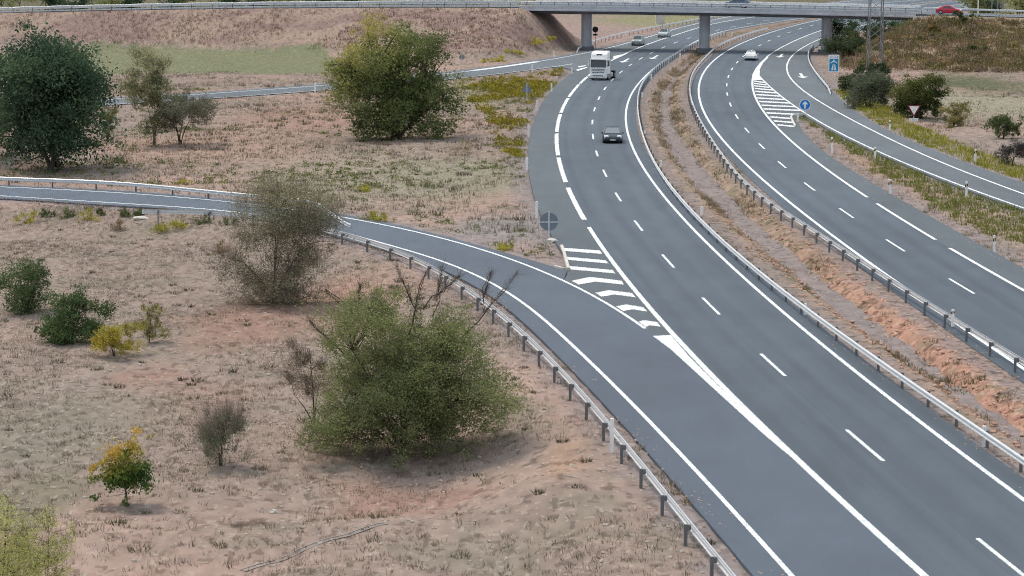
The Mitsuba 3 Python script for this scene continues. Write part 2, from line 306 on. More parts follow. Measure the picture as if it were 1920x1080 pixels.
def natural(x, y, sd):
    p = np.stack([x, y], -1) - AX; u = p @ AD; d = p @ AN
    h = -0.85 * ss(1.5, 9, sd) * ss(-4, 6, ramp_side(x, y)) - 0.2 * ss(2, 8, sd)
    h = h + (vfbm(x * .07, y * .07, 3) - .5) * 1.0 * ss(1, 10, sd) + (vfbm(x * .45, y * .45, 9) - .5) * 0.42 * ss(.3, 3, sd)
    h = h - .45 * np.exp(-((x + 4.6) ** 2 + (y - 86.5) ** 2) / 26) + .45 * np.exp(-((x - 1.5) ** 2 / 14 + (y - 82) ** 2 / 9)) * ss(1, 4, sd)
    zt = over_z(u) - 0.15
    toe = np.interp(u, [-220, -75, -50, -25, -9, 0, 45, 60, 90, 200], [22, 18, 23, 36, 38, 30, 56, 58, 58, 50])
    near = zt * (1 - np.clip((d - 6.2) / (toe - 6.2), 0, 1))
    far = zt * (1 - np.clip((-d - 6.2) / (1.9 * zt), 0, 1))
    bank = np.where(d > 0, near, far)
    ends = 1 - ss(-10.5, -1.0, u) + ss(50 - .15 * np.maximum(d, 0), 61 - .15 * np.maximum(d, 0), u)
    rough = (vfbm(x * .22, y * .22, 21) - .5) * 1.5 * np.clip(bank / 2, 0, 1) * ss(7, 11, np.abs(d))
    return h * (1 - np.clip(bank, 0, 1)) + np.clip(bank * ends + rough * ends, 0, None)
RS = LineString(ramp_left)
shapely.prepare(RS)
def ramp_side(x, y):
    """Positive on the camera's side of the ramp (the near field)."""
    return np.interp(x, *(lambda q: (q[:, 0], q[:, 1]))(ramp_left[np.argsort(ramp_left[:, 0])])) - y
def height(x, y):
    x, y = np.atleast_1d(np.asarray(x, float)), np.atleast_1d(np.asarray(y, float))
    sd = road_dist(x, y)
    return np.where(sd > 0, 0.0 + natural(x, y, sd) * ss(0.2, 6.0, sd) + 0.02 * ss(0, .5, sd) - .03, -0.45 * ss(0, 0.9, -sd) - .03), sd
def hz(x, y): return float(height(x, y)[0][0])
field_poly = Polygon([(-73.20,375.62),(-75.68,395.86),(-62.00,390.60),(-45.96,382.13),(-32.67,377.22),(-27.75,360.25),(-25.38,329.24),(-37.93,328.01),(-52.35,329.24),(-63.31,324.38),(-101.47,309.51),(-128.33,392.34)])
xs = np.r_[-900, -600, -400, -300, -220, -180, np.arange(-150, -50, 1.6), np.arange(-50, 52, .5), np.arange(52, 130, 1.6), 140, 170, 210, 280, 400, 600, 900]
ys = np.r_[-60, -20, 20, 45, np.arange(58, 130, .5), np.arange(130, 240, .7), np.arange(240, 460, 1.3), np.arange(460, 700, 12), 760, 900, 1200, 1800, 3000, 5000]
GX, GY = np.meshgrid(xs, ys); gx, gy = GX.ravel(), GY.ravel()
gh, gsd = height(gx, gy)
gh = gh + 22 * ss(900, 3000, gy) + 6 * ss(700, 1300, gy) * vfbm(gx * .004, gy * .004, 5)
pf = (gx > -140) & (gx < 0) & (gy > 300) & (gy < 420)
gm = np.zeros(len(gx)); gm[pf] = shapely.contains_xy(field_poly, gx[pf], gy[pf])
nx = len(xs); ii, jj = np.meshgrid(np.arange(len(ys) - 1), np.arange(nx - 1), indexing='ij'); kk = (ii * nx + jj).ravel()
gf = np.vstack([np.c_[kk, kk + 1, kk + nx + 1], np.c_[kk, kk + nx + 1, kk + nx]])

BLOBS = [(p[0], p[1], r, c) for (p, r, c) in [
    ((-10.12,129.15), 5.0, (.40, .24, .175)), ((-3.35,84.37), 2.4, (.33, .205, .16)), ((-5.89,84.80), 2.4, (.33, .20, .155)), ((-13.20,125.34), 4.5, (.30, .19, .145)), ((-15.82,121.75), 4.0, (.33, .205, .155)),
    ((-17.99,109.17), 3.0, (.34, .21, .165)), ((2.58,86.58), 1.8, (.40, .26, .175)), ((2.02,137.48), 5.0, (.42, .28, .22)), ((-15.73,101.29), 5.0, (.33, .22, .175)),
    ((-20.52,96.62), 6.0, (.25, .225, .175)), ((-9.61,81.38), .62, (.13, .085, .065)), ((-18.94,84.80), 3.0, (.22, .20, .14)), ((-21.90,251.67), 13.0, (.37, .23, .175)), ((-29.45,217.17), 12.0, (.39, .265, .20)), ((-11.92,188.81), 14.0, (.30, .27, .20)),  # the smallest blob paints the darkness of a burrow hole into the soil
    ((-4.13,188.81), 10.0, (.27, .26, .18)), ((-0.38,154.88), 6.0, (.25, .255, .245)), ((-2.79,289.10), 16.0, (.26, .25, .13)), ((44.18,217.17), 12.0, (.31, .255, .215)), ((57.62,271.19), 14.0, (.31, .30, .21)), ((26.45,202.02), 12.0, (.40, .26, .18)), ((22.00,482.33), 60.0, (.36, .265, .235)), ((42.11,516.08), 30.0, (.24, .27, .11)), ((65.33,301.02), 9.0, (.12, .14, .075)), ((62.24,307.34), 7.0, (.12, .14, .075))]]
def ground_fn(p, n, uv):
    big = fbm(p.x * .05, p.y * .05, 0.0, 4); mid = fbm(p.x * .33, p.y * .33, 4.0, 4); fine = fbm(p.x * 2.2, p.y * 1.4, 8.0, 4)
    c = mix((.305, .238, .195), (.39, .272, .22), smoothstep(.35, .65, big))
    c = mix(c, (.245, .215, .165), smoothstep(.52, .75, mid) * .7)
    wx = p.x + 5 * (fbm(p.x * .2, p.y * .2, 31.0, 3) - .5) ; wy = p.y + 5 * (fbm(p.x * .2, p.y * .2, 47.0, 3) - .5)
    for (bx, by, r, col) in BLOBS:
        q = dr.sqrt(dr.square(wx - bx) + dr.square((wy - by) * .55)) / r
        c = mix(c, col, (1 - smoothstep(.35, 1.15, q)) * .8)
    up = smoothstep(.5, 1.8, p.z)
    c = mix(c, mix((.36, .265, .205), (.30, .205, .175), smoothstep(.4, .6, fbm(p.x * .12, p.y * .3, 2.0, 3))), up * (1 - smoothstep(50, 56, p.x)))
    c = mix(c, mix((.36, .265, .18), (.28, .235, .13), smoothstep(.42, .6, fbm(p.x * .18, p.y * .12, 6.0, 3))), up * smoothstep(50, 56, p.x))
    c = mix(c, (.185, .215, .105), uv.y * (.75 + .25 * fine))
    far = smoothstep(530, 600, p.y)
    c = mix(c, (.12, .135, .07), far * .8)
    grit = 1 - smoothstep(.5, 2.3, uv.x + 1.6 * (fbm(p.x * .8, p.y * .8, 77.0, 3) - .5))
    c = mix(c, (.265, .235, .235), grit * .8)
    c = c * (0.72 + .50 * fine)
    g = mi.luminance(c); c = mix(c, mi.Color3f(g * 1.06, g, g * .97), .20) * mi.Color3f(1.07, 1.06, 1.09)
    dark = smoothstep(.63, .76, fbm(p.x * 3.2, p.y * 2.2, 15.0, 2)); c = c * (1 - .32 * dark * (1 - .6 * uv.y))
    lite = smoothstep(.80, .87, noise(p.x * 5.5, p.y * 4.0, 3.0)); c = mix(c, (.50, .45, .40), lite * .38 * (1 - up))
    return c
def bump_fn(p, n, uv): return fbm(p.x * 3.0, p.y * 3.0, 1.0, 3)
scene['soil'] = two({'type': 'bumpmap', 'arbitrary': {'type': 'proc', **{k: v for k, v in proc(bump_fn, 0.02).items() if k != 'type'}}, 'scale': 0.06, 'bsdf': {'type': 'diffuse', 'reflectance': proc(ground_fn)}})
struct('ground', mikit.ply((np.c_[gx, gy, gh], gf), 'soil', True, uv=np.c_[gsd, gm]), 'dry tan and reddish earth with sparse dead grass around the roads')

# ------------------------------------------------------------------ roads
def ruled(A, B, z, n, m, skirt=.3):
    """A road surface between two edge curves; uv = metres across, metres along."""
    t = np.linspace(0, 1, n); P = param(A, t); D = cKDTree(B); Q = B[np.maximum.accumulate(D.query(P)[1])]
    for _ in range(2): Q = np.stack([np.convolve(np.r_[[Q[0, k]] * 4, Q[:, k], [Q[-1, k]] * 4], np.ones(9) / 9, 'valid') for k in (0, 1)], 1)
    Q[0], Q[-1] = B[0], B[-1]; w = np.linalg.norm(Q - P, axis=1); j = np.linspace(0, 1, m)
    X = P[:, None] * (1 - j)[None, :, None] + Q[:, None] * j[None, :, None]; V = np.c_[X.reshape(-1, 2), np.full(n * m, z)]
    a = np.r_[0, np.cumsum(np.linalg.norm(np.diff(P, axis=0), axis=1))]
    UV = np.stack([w[:, None] * j[None], np.broadcast_to(a[:, None], (n, m))], -1).reshape(-1, 2)
    ii, jj = np.meshgrid(np.arange(n - 1), np.arange(m - 1), indexing='ij'); k = (ii * m + jj).ravel(); F = np.vstack([np.c_[k, k + m + 1, k + 1], np.c_[k, k + m, k + m + 1]])
    if skirt:
        for e in (np.arange(n) * m, np.arange(n) * m + m - 1):
            b = len(V); V = np.vstack([V, V[e] - [0, 0, skirt]]); UV = np.vstack([UV, UV[e]]); i = np.arange(n - 1)
            F = np.vstack([F, np.c_[e[:-1], b + i, b + i + 1], np.c_[e[:-1], b + i + 1, e[1:]]])
    return V, F, UV
def param(P, t): L = np.r_[0, np.cumsum(np.linalg.norm(np.diff(P, axis=0), axis=1))]; return np.stack([np.interp(t * L[-1], L, P[:, k]) for k in (0, 1)], 1)
_r1, _r2 = ruled(right_paved, main_left, Z0, 420, 7), ruled(left_away, away_right, Z0, 420, 7)
k_main = struct('main_carriageway', mikit.ply(_r1[:2], 'asphalt_main', uv=_r1[2]), 'grey two-lane carriageway with oncoming traffic curving under the bridge')
k_shoulder = struct('hard_shoulder', mikit.ply(flat(shoulder, Z0, .3), 'asphalt_shoulder'), 'wide greenish grey shoulder left of the bold broken line')
k_ramp = struct('entry_ramp', mikit.ply(flat(A_ramp, Z0, .3), 'asphalt_ramp'), 'bluish grey ramp joining the oncoming carriageway from the left')
k_away = struct('far_carriageway', mikit.ply(_r2[:2], 'asphalt_main', uv=_r2[2]), 'grey two-lane carriageway with traffic driving away')
k_away_sh = struct('hard_shoulder', mikit.ply(flat(A_away_sh, Z0, .3), 'asphalt_shoulder'), 'narrow shoulder and hatched nose beside the far carriageway')
k_slip = struct('slip_road', mikit.ply(flat(A_slip, Z0, .3), 'asphalt_old'), 'pale grey slip road at the far right, curving round the blue motorway sign')
k_exit = struct('exit_road', mikit.ply(flat(A_exit, Z0, .3), 'asphalt_old'), 'narrow pale exit road leaving left behind the trees')
# the strip between the carriageways: a shallow ditch of red earth
mL = cut(right_paved, 0, length(right_paved)); mR = left_away
nm = 620; tt = np.linspace(0, 1, nm)
def param(P, t): L = np.r_[0, np.cumsum(np.linalg.norm(np.diff(P, axis=0), axis=1))]; return np.stack([np.interp(t * L[-1], L, P[:, k]) for k in (0, 1)], 1)
near_i = cKDTree(mR).query(mL)[1]
Lp = param(mL, tt); Rp = mR[np.maximum.accumulate(cKDTree(mR).query(Lp)[1])]
Rp = np.stack([np.convolve(np.r_[[Rp[0, k]] * 4, Rp[:, k], [Rp[-1, k]] * 4], np.ones(9) / 9, 'valid') for k in (0, 1)], 1)
nj = 34; jt = np.linspace(0, 1, nj); wid = np.linalg.norm(Rp - Lp, axis=1)
MX = Lp[:, None] * (1 - jt)[None, :, None] + Rp[:, None] * jt[None, :, None]
mx, my = MX[..., 0].ravel(), MX[..., 1].ravel(); el = (wid[:, None] * jt[None]).ravel(); er = (wid[:, None] * (1 - jt)[None]).ravel()
edge = np.minimum(el, er)
mz = 0.03 - np.minimum(.11 * wid[:, None] * np.ones(nj)[None], 1.0).ravel() * np.sin(np.pi * np.clip((el - 1.6) / np.maximum(el + er - 3.2, .2), 0, 1)) ** 1.5 + (vfbm(mx * .5, my * .5, 4) - .5) * .5 * ss(.8, 3, edge) + (vfbm(mx * 2.2, my * 2.2, 6) - .5) * .3 * ss(.4, 2, edge) - .02
ii, jj = np.meshgrid(np.arange(nm - 1), np.arange(nj - 1), indexing='ij'); kk = (ii * nj + jj).ravel()
mf = np.vstack([np.c_[kk, kk + 1, kk + nj + 1], np.c_[kk, kk + nj + 1, kk + nj]])
def median_fn(p, n, uv):
    big = fbm(p.x * .12, p.y * .06, 3.0, 3); mid = fbm(p.x * .7, p.y * .7, 5.0, 4); fine = fbm(p.x * 3.5, p.y * 3.5, 2.0, 3)
    red = (1 - smoothstep(115, 165, p.y + 30 * (big - .5))) * smoothstep(.22, .48, uv.x / (uv.x + uv.y + .01) + .3 * (mid - .5))
    c = mix((.39, .285, .22), (.47, .255, .185), red)
    c = mix(c, (.25, .205, .135), smoothstep(.50, .68, mid) * .6)
    c = mix(c, (.16, .17, .10), smoothstep(.60, .70, fbm(p.x * .35, p.y * .25, 12.0, 3)) * .5)
    e = dr.minimum(uv.x, uv.y) + 1.4 * (fbm(p.x * .9, p.y * .9, 8.0, 3) - .5)
    c = mix(c, (.275, .235, .235), (1 - smoothstep(.8, 2.0, e)) * .8)
    stone = smoothstep(.70, .78, noise(p.x * 5.0, p.y * 5.0, 3.0)); c = mix(c, (.56, .40, .32), stone * .5 * red)
    c = c * (.72 + .54 * fine) * (1 - .40 * smoothstep(.62, .74, fbm(p.x * 2.6, p.y * 2.6, 19.0, 2))); g = mi.luminance(c); return mix(c, mi.Color3f(g * 1.04, g, g * .97), .18)
scene['median_soil'] = two({'type': 'bumpmap', 'arbitrary': {'type': 'proc', **{k: v for k, v in proc(bump_fn, 0.02).items() if k != 'type'}}, 'scale': 0.08, 'bsdf': {'type': 'diffuse', 'reflectance': proc(median_fn)}})
struct('central_reservation', mikit.ply((np.c_[mx, my, mz], mf), 'median_soil', True, uv=np.c_[el, er]), 'ditch of rust red earth and dry grass between the two carriageways')

# ------------------------------------------------------------------ road markings: thin painted sheets, each stroke a part of its road
def mark(road, name, mesh): part(road, name, mikit.ply(mesh, 'road_paint'))
def line(road, P, w, name='edge_line', z=ZP): mark(road, name, ribbon(P, w, z))
def dashes(road, P, start, period, on, w, n, name='lane_dash', back=6):
    L = length(P)
    for k in range(-back, n):
        a = start + k * period
        if a - on > 0 and a < L: line(road, cut(P, a - on, a), w, name)
line(k_main, main_right, .22); dashes(k_main, main_dash, at_near(main_dash, (16.5, 74.5)), 17.0, 5.6, .17, 27)
sol = at_near(main_left, (5.42,155.44))
line(k_main, cut(main_left, .3, sol), .29)
line(k_main, cut(main_left, at_near(main_left, (15.58,351.62)), length(main_left)), .3)
for a, b in ([(4.59,179.78), (5.23,159.19)], [(4.32,202.96), (4.41,183.60)], [(4.63,227.98), (4.25,206.34)], [(5.47,251.67), (4.72,230.70)], [(6.98,275.46), (5.69,254.61)], [(9.04,299.99), (7.18,278.09)], [(10.78,315.07), (9.29,302.05)], [(13.41,335.52), (11.11,317.92)]):
    a, b = sorted((at_near(main_left, a), at_near(main_left, b))); line(k_main, cut(main_left, a, b), .38, 'bold_dash')
line(k_ramp, ramp_left, .2); line(k_ramp, cut(ramp_right, at_near(ramp_right, (7.00,115.44)), length(ramp_right)), .2)
def patch(road, name, pts, z=ZP + .002):
    mark(road, name, flat(Polygon(pts).buffer(0), z))
mark(k_ramp, 'gore_wedge', flat(Polygon([(7.35,113.28),(8.31,113.58),(8.77,108.06),(9.64,100.26),(10.92,90.05),(11.33,86.94),(11.17,87.03),(10.54,91.03),(9.50,98.72),(8.03,109.60)]).buffer(0), ZP + .002))
for q in [[(3.43,145.35),(5.81,144.13),(5.89,142.64),(3.49,143.96)], [(3.51,141.34),(6.00,139.79),(6.12,138.48),(3.59,140.02)], [(3.58,137.41),(6.25,135.73),(6.38,134.40),(3.66,136.01)], [(3.59,131.48),(4.71,132.94),(5.19,132.67),(6.60,131.54),(6.68,130.07),(5.03,131.20),(3.98,130.13)], [(4.85,127.06),(5.70,128.02),(7.00,126.97),(7.12,125.49),(5.94,126.50),(5.18,125.71)], [(5.85,122.40),(6.46,123.02),(7.38,122.10),(7.50,120.71),(6.75,121.45),(6.18,120.93)], [(6.85,117.53),(7.14,117.98),(7.83,117.40),(7.95,116.04),(7.38,116.44),(7.14,115.96)]]: patch(k_shoulder, 'hatch_stroke', q)
line(k_away, away_left, .24); dashes(k_away, away_dash, at_near(away_dash, (26.51,132.15)), 17.0, 5.6, .17, 24)
for a, b in ((0, (29.02,145.55)), ((28.96,150.14), (27.98,169.04)), ((27.93,173.81), (34.13,313.94))):
    a = 0 if a == 0 else at_near(away_right, a); line(k_away, cut(away_right, a, at_near(away_right, b)), .25)
line(k_away, cut(away_right, at_near(away_right, (41.61,363.22)), length(away_right)), .25)
mark(k_away_sh, 'gore_wedge', flat(Polygon([(41.96,364.73),(39.21,349.52),(36.86,334.88),(34.70,319.65),(33.53,308.42),(34.93,308.97),(35.65,318.49),(37.26,332.98),(39.56,348.83),(42.05,363.22)]).buffer(0), ZP + .002))
for q in [[(33.61,307.88),(34.75,304.68),(34.58,302.57),(33.45,305.74)], [(33.10,303.10),(34.49,299.99),(34.33,297.95),(32.95,301.02)], [(32.63,298.45),(34.32,295.44),(34.17,293.46),(32.49,296.44)], [(32.19,293.46),(34.21,290.54),(34.06,288.63),(32.04,291.51)], [(31.72,288.25),(34.10,285.43),(33.93,283.40),(31.56,286.18)], [(31.22,282.67),(33.97,279.96),(33.80,278.00),(31.07,280.67)], [(30.70,276.86),(33.85,274.25),(33.69,272.38),(30.56,274.94)], [(30.33,271.28),(33.85,268.78),(33.69,266.97),(30.19,269.44)], [(29.96,265.51),(33.85,263.12),(33.69,261.39),(29.83,263.75)], [(29.62,260.06),(33.85,257.76),(33.68,255.95),(29.48,258.22)], [(29.31,254.39),(32.69,252.18),(32.53,250.45),(29.17,252.62)], [(29.09,248.95),(31.12,246.83),(30.97,245.17),(28.96,247.25)], [(28.89,243.73),(30.70,241.71),(30.55,240.11),(28.76,242.11)], [(28.70,238.73),(30.30,236.78),(30.16,235.25),(28.57,237.17)]]: patch(k_away_sh, 'hatch_stroke', q)
line(k_slip, cut(slip_left, 0, at_near(slip_left, (35.56,317.34))), .22); line(k_slip, slip_right, .22)
line(k_exit, exit_upper, .25); line(k_exit, cut(exit_lower, 0, at_near(exit_lower, (9.87,347.45))), .25)
line(k_exit, cut(exit_upper, at_near(exit_upper, (-5.25,330.48)), at_near(exit_upper, (4.72,350.22))), 1.1, 'wide_edge_line', ZP + .003)
mark(k_exit, 'gore_wedge', flat(Polygon([(16.28,355.88),(21.93,388.02),(20.96,378.85),(16.75,366.25)]).buffer(0), ZP + .002))
for a in ([(10.03,338.75),(11.38,342.31),(11.40,340.46),(10.14,336.81)], [(9.57,331.10),(11.40,338.10),(11.41,336.03),(9.74,328.62)]): patch(k_shoulder, 'hatch_stroke', a)
def arrow(road, P, s, turn=0.0, side=0.0):
    """A straight-ahead arrow 10.5 m long; it points towards smaller s."""
    c = cut(P, s, s + 10); o = c[0]; t = (c[-1] - c[0]) / np.linalg.norm(c[-1] - c[0]); n = np.array([t[1], -t[0]])
    sh = [(0, 0), (3.2, -.75), (3.2, -.2), (10.5, -.2), (10.5, .2), (3.2, .2), (3.2, .75)]
    patch(road, 'arrow', [o + t * a + n * (b + side) for a, b in sh])
arrow(k_main, main_dash, at_near(main_dash, (19.06,348.83)) , side=-1.9); arrow(k_main, main_dash, at_near(main_dash, (20.73,358.78)), side=1.85)
arrow(k_slip, slip_right, at_near(slip_right, (44.93,363.22)), side=-1.9); arrow(k_slip, slip_right, at_near(slip_right, (39.51,312.82)), side=1.8)

# ------------------------------------------------------------------ overpass
def over_pts(u0, u1, d, dz, step=4.0):
    u = np.linspace(u0, u1, int(abs(u1 - u0) / step) + 2)
    p = AX + AD * u[:, None] + AN * d
    return np.c_[p, over_z(u) + dz]
def sweep(u0, u1, section, step=4.0):
    """A closed (d, dz) section carried along the overpass axis."""
    S = np.array(section); m = len(S); u = np.linspace(u0, u1, int((u1 - u0) / step) + 2)
    V = np.concatenate([np.c_[AX + AD * a + AN * S[:, :1], over_z(a) + S[:, 1]] for a in u]); k = len(u)
    i, j = np.meshgrid(np.arange(k - 1), np.arange(m), indexing='ij'); j2 = (j + 1) % m
    F = np.stack([i * m + j, i * m + j2, (i + 1) * m + j2, (i + 1) * m + j], -1).reshape(-1, 4)
    F = np.vstack([F[:, [0, 1, 2]], F[:, [0, 2, 3]]])
    caps = np.array([[0, a + 1, a] for a in range(1, m - 1)]); F = np.vstack([F, caps, caps[:, ::-1] + (k - 1) * m])
    M = trimesh.Trimesh(V, F, process=False); trimesh.repair.fix_normals(M); return tm(M)
UL, UR = -10.5, 57.0
over_road = cat([sweep(-240, UL - .01, [(-5.0, 0), (5.0, 0), (5.0, -.4), (-5.0, -.4)]), sweep(UR + .01, 160, [(-5.0, 0), (5.0, 0), (5.0, -.4), (-5.0, -.4)])])
struct('overpass_road', mikit.ply(over_road, 'asphalt_old'), 'narrow road on top of the banks, crossing the motorway on the bridge')
br = thing('bridge', 'grey concrete road bridge on three round columns over both carriageways', 'bridge')
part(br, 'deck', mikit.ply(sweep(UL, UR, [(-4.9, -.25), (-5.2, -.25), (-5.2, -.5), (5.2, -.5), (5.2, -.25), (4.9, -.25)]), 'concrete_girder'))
part(br, 'roadway', mikit.ply(sweep(UL, UR, [(-4.55, 0), (4.55, 0), (4.55, -.245), (-4.55, -.245)]), 'asphalt_old'))
for sgn, nm in ((1, 'near'), (-1, 'far')):
    part(br, 'edge_beam', mikit.ply(sweep(UL - .2, UR + .2, [(sgn * 4.56, .28), (sgn * 5.25, .28), (sgn * 5.25, -.32), (sgn * 5.36, -.36), (sgn * 5.36, -.62), (sgn * 5.21, -.62), (sgn * 5.21, -.24), (sgn * 4.56, -.24)][::sgn]), 'concrete'), label='pale concrete edge beam along the %s side of the deck' % nm)
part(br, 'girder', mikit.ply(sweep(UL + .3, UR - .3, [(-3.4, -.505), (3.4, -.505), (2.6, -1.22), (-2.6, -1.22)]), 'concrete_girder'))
for u0 in (0.0, 20.9, 41.9):
    p = axis_pt(u0, 0.0); zt = float(over_z(u0)) - 1.22
    k = part(br, 'column', mikit.ply(cyl((p[0], p[1], (zt - .4) / 2 + .35), .92, zt - .3 + .4, 28), 'concrete', 40))
    part(k, 'plinth', mikit.ply(bevel_box((p[0], p[1], 0.15), (2.6, 2.6, .9), .05), 'concrete_girder'))
    q = axis_pt(u0, 0.0); part(k, 'bearing', mikit.ply(cyl((q[0], q[1], zt - .02), .7, .1, 20), 'concrete_girder'))
for u0, sg in ((UL - 1.0, 1), (UR + 1.0, -1)):
    sec = sweep(min(u0 - 1.0, u0 + 1.0), max(u0 - 1.0, u0 + 1.0), [(-5.0, -.45), (5.0, -.45), (5.0, -2.6), (-5.0, -2.6)], 1.0)
    k = part(br, 'abutment', mikit.ply(sec, 'concrete_pale'))
    part(k, 'wing_wall', mikit.ply(sweep(u0 - 2.4 if sg > 0 else u0 - 1.2, u0 + 1.2 if sg > 0 else u0 + 2.4, [(5.02, -.35), (5.42, -.35), (5.42, -2.9), (5.02, -2.9)], 1.0), 'concrete_pale'))
for d in (4.35, -4.35):
    P3 = np.vstack([over_pts(-240, UL, d, .006), over_pts(UR, 160, d, .006)]); 
    for seg in (over_pts(-240, UL, d, .006), over_pts(UR, 160, d, .006)):
        mark('overpass_road', 'edge_line', ribbon(seg[:, :2], .2, seg[:, 2]))

# ------------------------------------------------------------------ guardrails
WAVE = [(.00, -.155), (.02, -.150), (.075, -.115), (.078, -.065), (.02, -.025), (.02, .025), (.078, .065), (.075, .115), (.02, .150), (.00, .155)]
WAVE = WAVE + [(a - .012, b) for a, b in WAVE[::-1]]
def w_beam(P3, side):
    """A corrugated beam along P3 (its centre line); its waves face to the side (+1 = right of travel)."""
    n = normals2(P3[:, :2]) * side; S = np.array(WAVE); m = len(S); k = len(P3)
    V = np.concatenate([np.c_[P3[a, :2] + n[a] * S[:, :1], P3[a, 2] + S[:, 1]] for a in range(k)])
    i, j = np.meshgrid(np.arange(k - 1), np.arange(m), indexing='ij'); j2 = (j + 1) % m
    F = np.stack([i * m + j, i * m + j2, (i + 1) * m + j2, (i + 1) * m + j], -1).reshape(-1, 4)
    F = np.vstack([F[:, [0, 1, 2]], F[:, [0, 2, 3]]])
    return V, F if side < 0 else F[:, ::-1]
C_POST = Polygon([(-.06, -.035), (.06, -.035), (.06, -.022), (-.047, -.022), (-.047, .022), (.06, .022), (.06, .035), (-.06, .035)])
def post_mesh(h): m = trimesh.creation.extrude_polygon(C_POST, h); return tm(m)
plain('post_steel', (.17, .18, .195), .55, .35)
POST = mikit.ply(post_mesh(1.5), 'post_steel')
BLOCK = mikit.ply(bevel_box((0, 0, 0), (.13, .09, .2), .012), 'post_steel')
def guardrail(label, pts, side, spacing=4.0, h=.62, zf=None, group=None, block=True, drop=(0, 0), ext=0):
    g = thing('guardrail', label, 'guardrail', group)
    P = curve(pts, 1.0, .004) if zf is None else np.asarray(pts)[:, :2]
    if ext: P = extend(P, ext)
    base = np.full(len(P), .03) if zf is None else zf
    L = np.r_[0, np.cumsum(np.linalg.norm(np.diff(P, axis=0), axis=1))]
    z = base + h
    z = z - drop[0] * (1 - ss(0, 7, L)) - drop[1] * (1 - ss(0, 7, L[-1] - L))
    part(g, 'rail', mikit.ply(w_beam(np.c_[P, z], side), 'galvanised', 40))
    n = normals2(P)
    for s in np.arange(.6, L[-1], spacing):
        i = np.searchsorted(L, s); f = lambda A: np.array([np.interp(s, L, A[:, k]) for k in range(A.shape[1])])
        p = f(P) - f(n) * side * .20; zz = float(np.interp(s, L, z)); a = math.degrees(math.atan2(f(n)[1], f(n)[0]))
        pose = T().translate([float(p[0]), float(p[1]), zz + .11 - 1.5]).rotate([0, 0, 1], a)
        k = part(g, 'post', POST, pose)
        if block and np.hypot(*p) < 260:
            q = f(P) - f(n) * side * .085; part(k, 'spacer', BLOCK, T().translate([float(q[0]), float(q[1]), zz]).rotate([0, 0, 1], a))
    return g
guardrail('long guardrail along the near edge of the entry ramp, in front of the bushes', [(9.22,53.54),(8.12,60.90),(7.00,68.15),(5.81,76.57),(4.12,89.07),(1.86,103.38),(0.19,112.49),(-1.57,120.77),(-3.89,129.30),(-6.11,136.79),(-8.02,140.98),(-10.02,145.18),(-13.20,150.44),(-16.22,154.92),(-19.41,157.86),(-23.27,159.37),(-26.93,159.68)], 1, ext=16)
guardrail('guardrail on the far side of the ramp at the left edge of the photo', [(-53.15,185.61),(-46.24,183.17),(-42.23,181.18),(-34.88,178.86),(-26.51,174.01),(-21.05,169.76),(-17.06,167.04),(-15.28,165.38),(-13.73,161.22),(-12.30,157.85),(-11.46,155.78)], 1, drop=(0, .55))
guardrail('guardrail of the oncoming carriageway, along the left side of the red ditch', [(20.95,73.73),(19.88,83.53),(18.92,91.60),(18.09,98.26),(17.14,105.93),(16.38,114.54),(15.77,120.77),(14.79,129.50),(13.95,142.93),(13.23,158.46),(12.76,175.08),(12.55,196.89),(12.89,215.56),(13.87,240.11),(14.95,262.46),(16.96,289.33),(20.19,319.83),(24.24,347.23),(28.02,369.82),(33.91,403.00),(42.10,438.12)], -1, ext=30)
guardrail('guardrail of the far carriageway, along the right side of the red ditch', [(25.44,90.28),(24.40,103.28),(23.72,110.26),(23.24,115.55),(22.68,123.00),(21.97,130.81),(21.24,140.37),(20.55,152.50),(19.49,164.56),(18.77,179.80),(19.21,204.85),(19.88,226.96),(20.88,252.80),(22.24,276.78),(23.77,296.12),(26.32,319.52),(30.72,352.64),(36.20,387.96),(43.66,422.53),(52.61,456.38)], 1, ext=55)
guardrail('short guardrail curving past the blue motorway sign at the slip road', [(52.49,387.71),(49.49,369.31),(46.61,348.25),(44.85,332.00),(43.00,311.40),(41.86,297.28),(40.48,280.61)], 1, drop=(0, .45))
guardrail('guardrail along the exit lane beneath the bridge beside the first column', [(10.78,373.61),(14.19,398.89),(18.14,419.42),(23.79,442.16),(37.33,486.03),(47.26,518.31)], 1, drop=(.5, 0))
for d, side, lab in ((4.75, -1, 'near'), (-4.75, 1, 'far')):
    for a, b, wh in ((-165, UL - .5, 'left'), (UR + .5, 140 if d < 0 else UR + 2, 'right')):
        seg = over_pts(a, b, d, 0, 2.0)
        guardrail('guardrail on the %s side of the overpass road, %s of the bridge' % (lab, wh), seg, side, 4.0, .60, seg[:, 2])
    seg = over_pts(UL, UR, d, 0, 2.0)
    g = thing('bridge_railing', 'grey metal railing on the %s side of the bridge deck' % lab, 'railing')
    for h in (.62, .98):
        part(g, 'rail', mikit.ply(tube(np.c_[seg[:, :2] + AN * .12 * np.sign(d), seg[:, 2] + h], .06 if h < .9 else .07, n=6), 'galvanised'))
    part(g, 'crash_rail', mikit.ply(w_beam(np.c_[seg[:, :2], seg[:, 2] + .45 + .28], side), 'galvanised', 40))
    for u in np.arange(UL + 1, UR, 2.5):
        p = axis_pt(u, d + .12 * np.sign(d)); part(g, 'post', mikit.ply(box((p[0], p[1], float(over_z(u)) + .63), (.12, .1, .74), math.atan2(AD[1], AD[0])), 'galvanised_dull') if u < UL + 1.1 else BRPOST, None if u < UL + 1.1 else T().translate([float(p[0]), float(p[1]), float(over_z(u)) + .63]).rotate([0, 0, 1], math.degrees(math.atan2(AD[1], AD[0]))))
        if u < UL + 1.1: BRPOST = mikit.ply(box((0, 0, 0), (.12, .1, .74)), 'galvanised_dull')

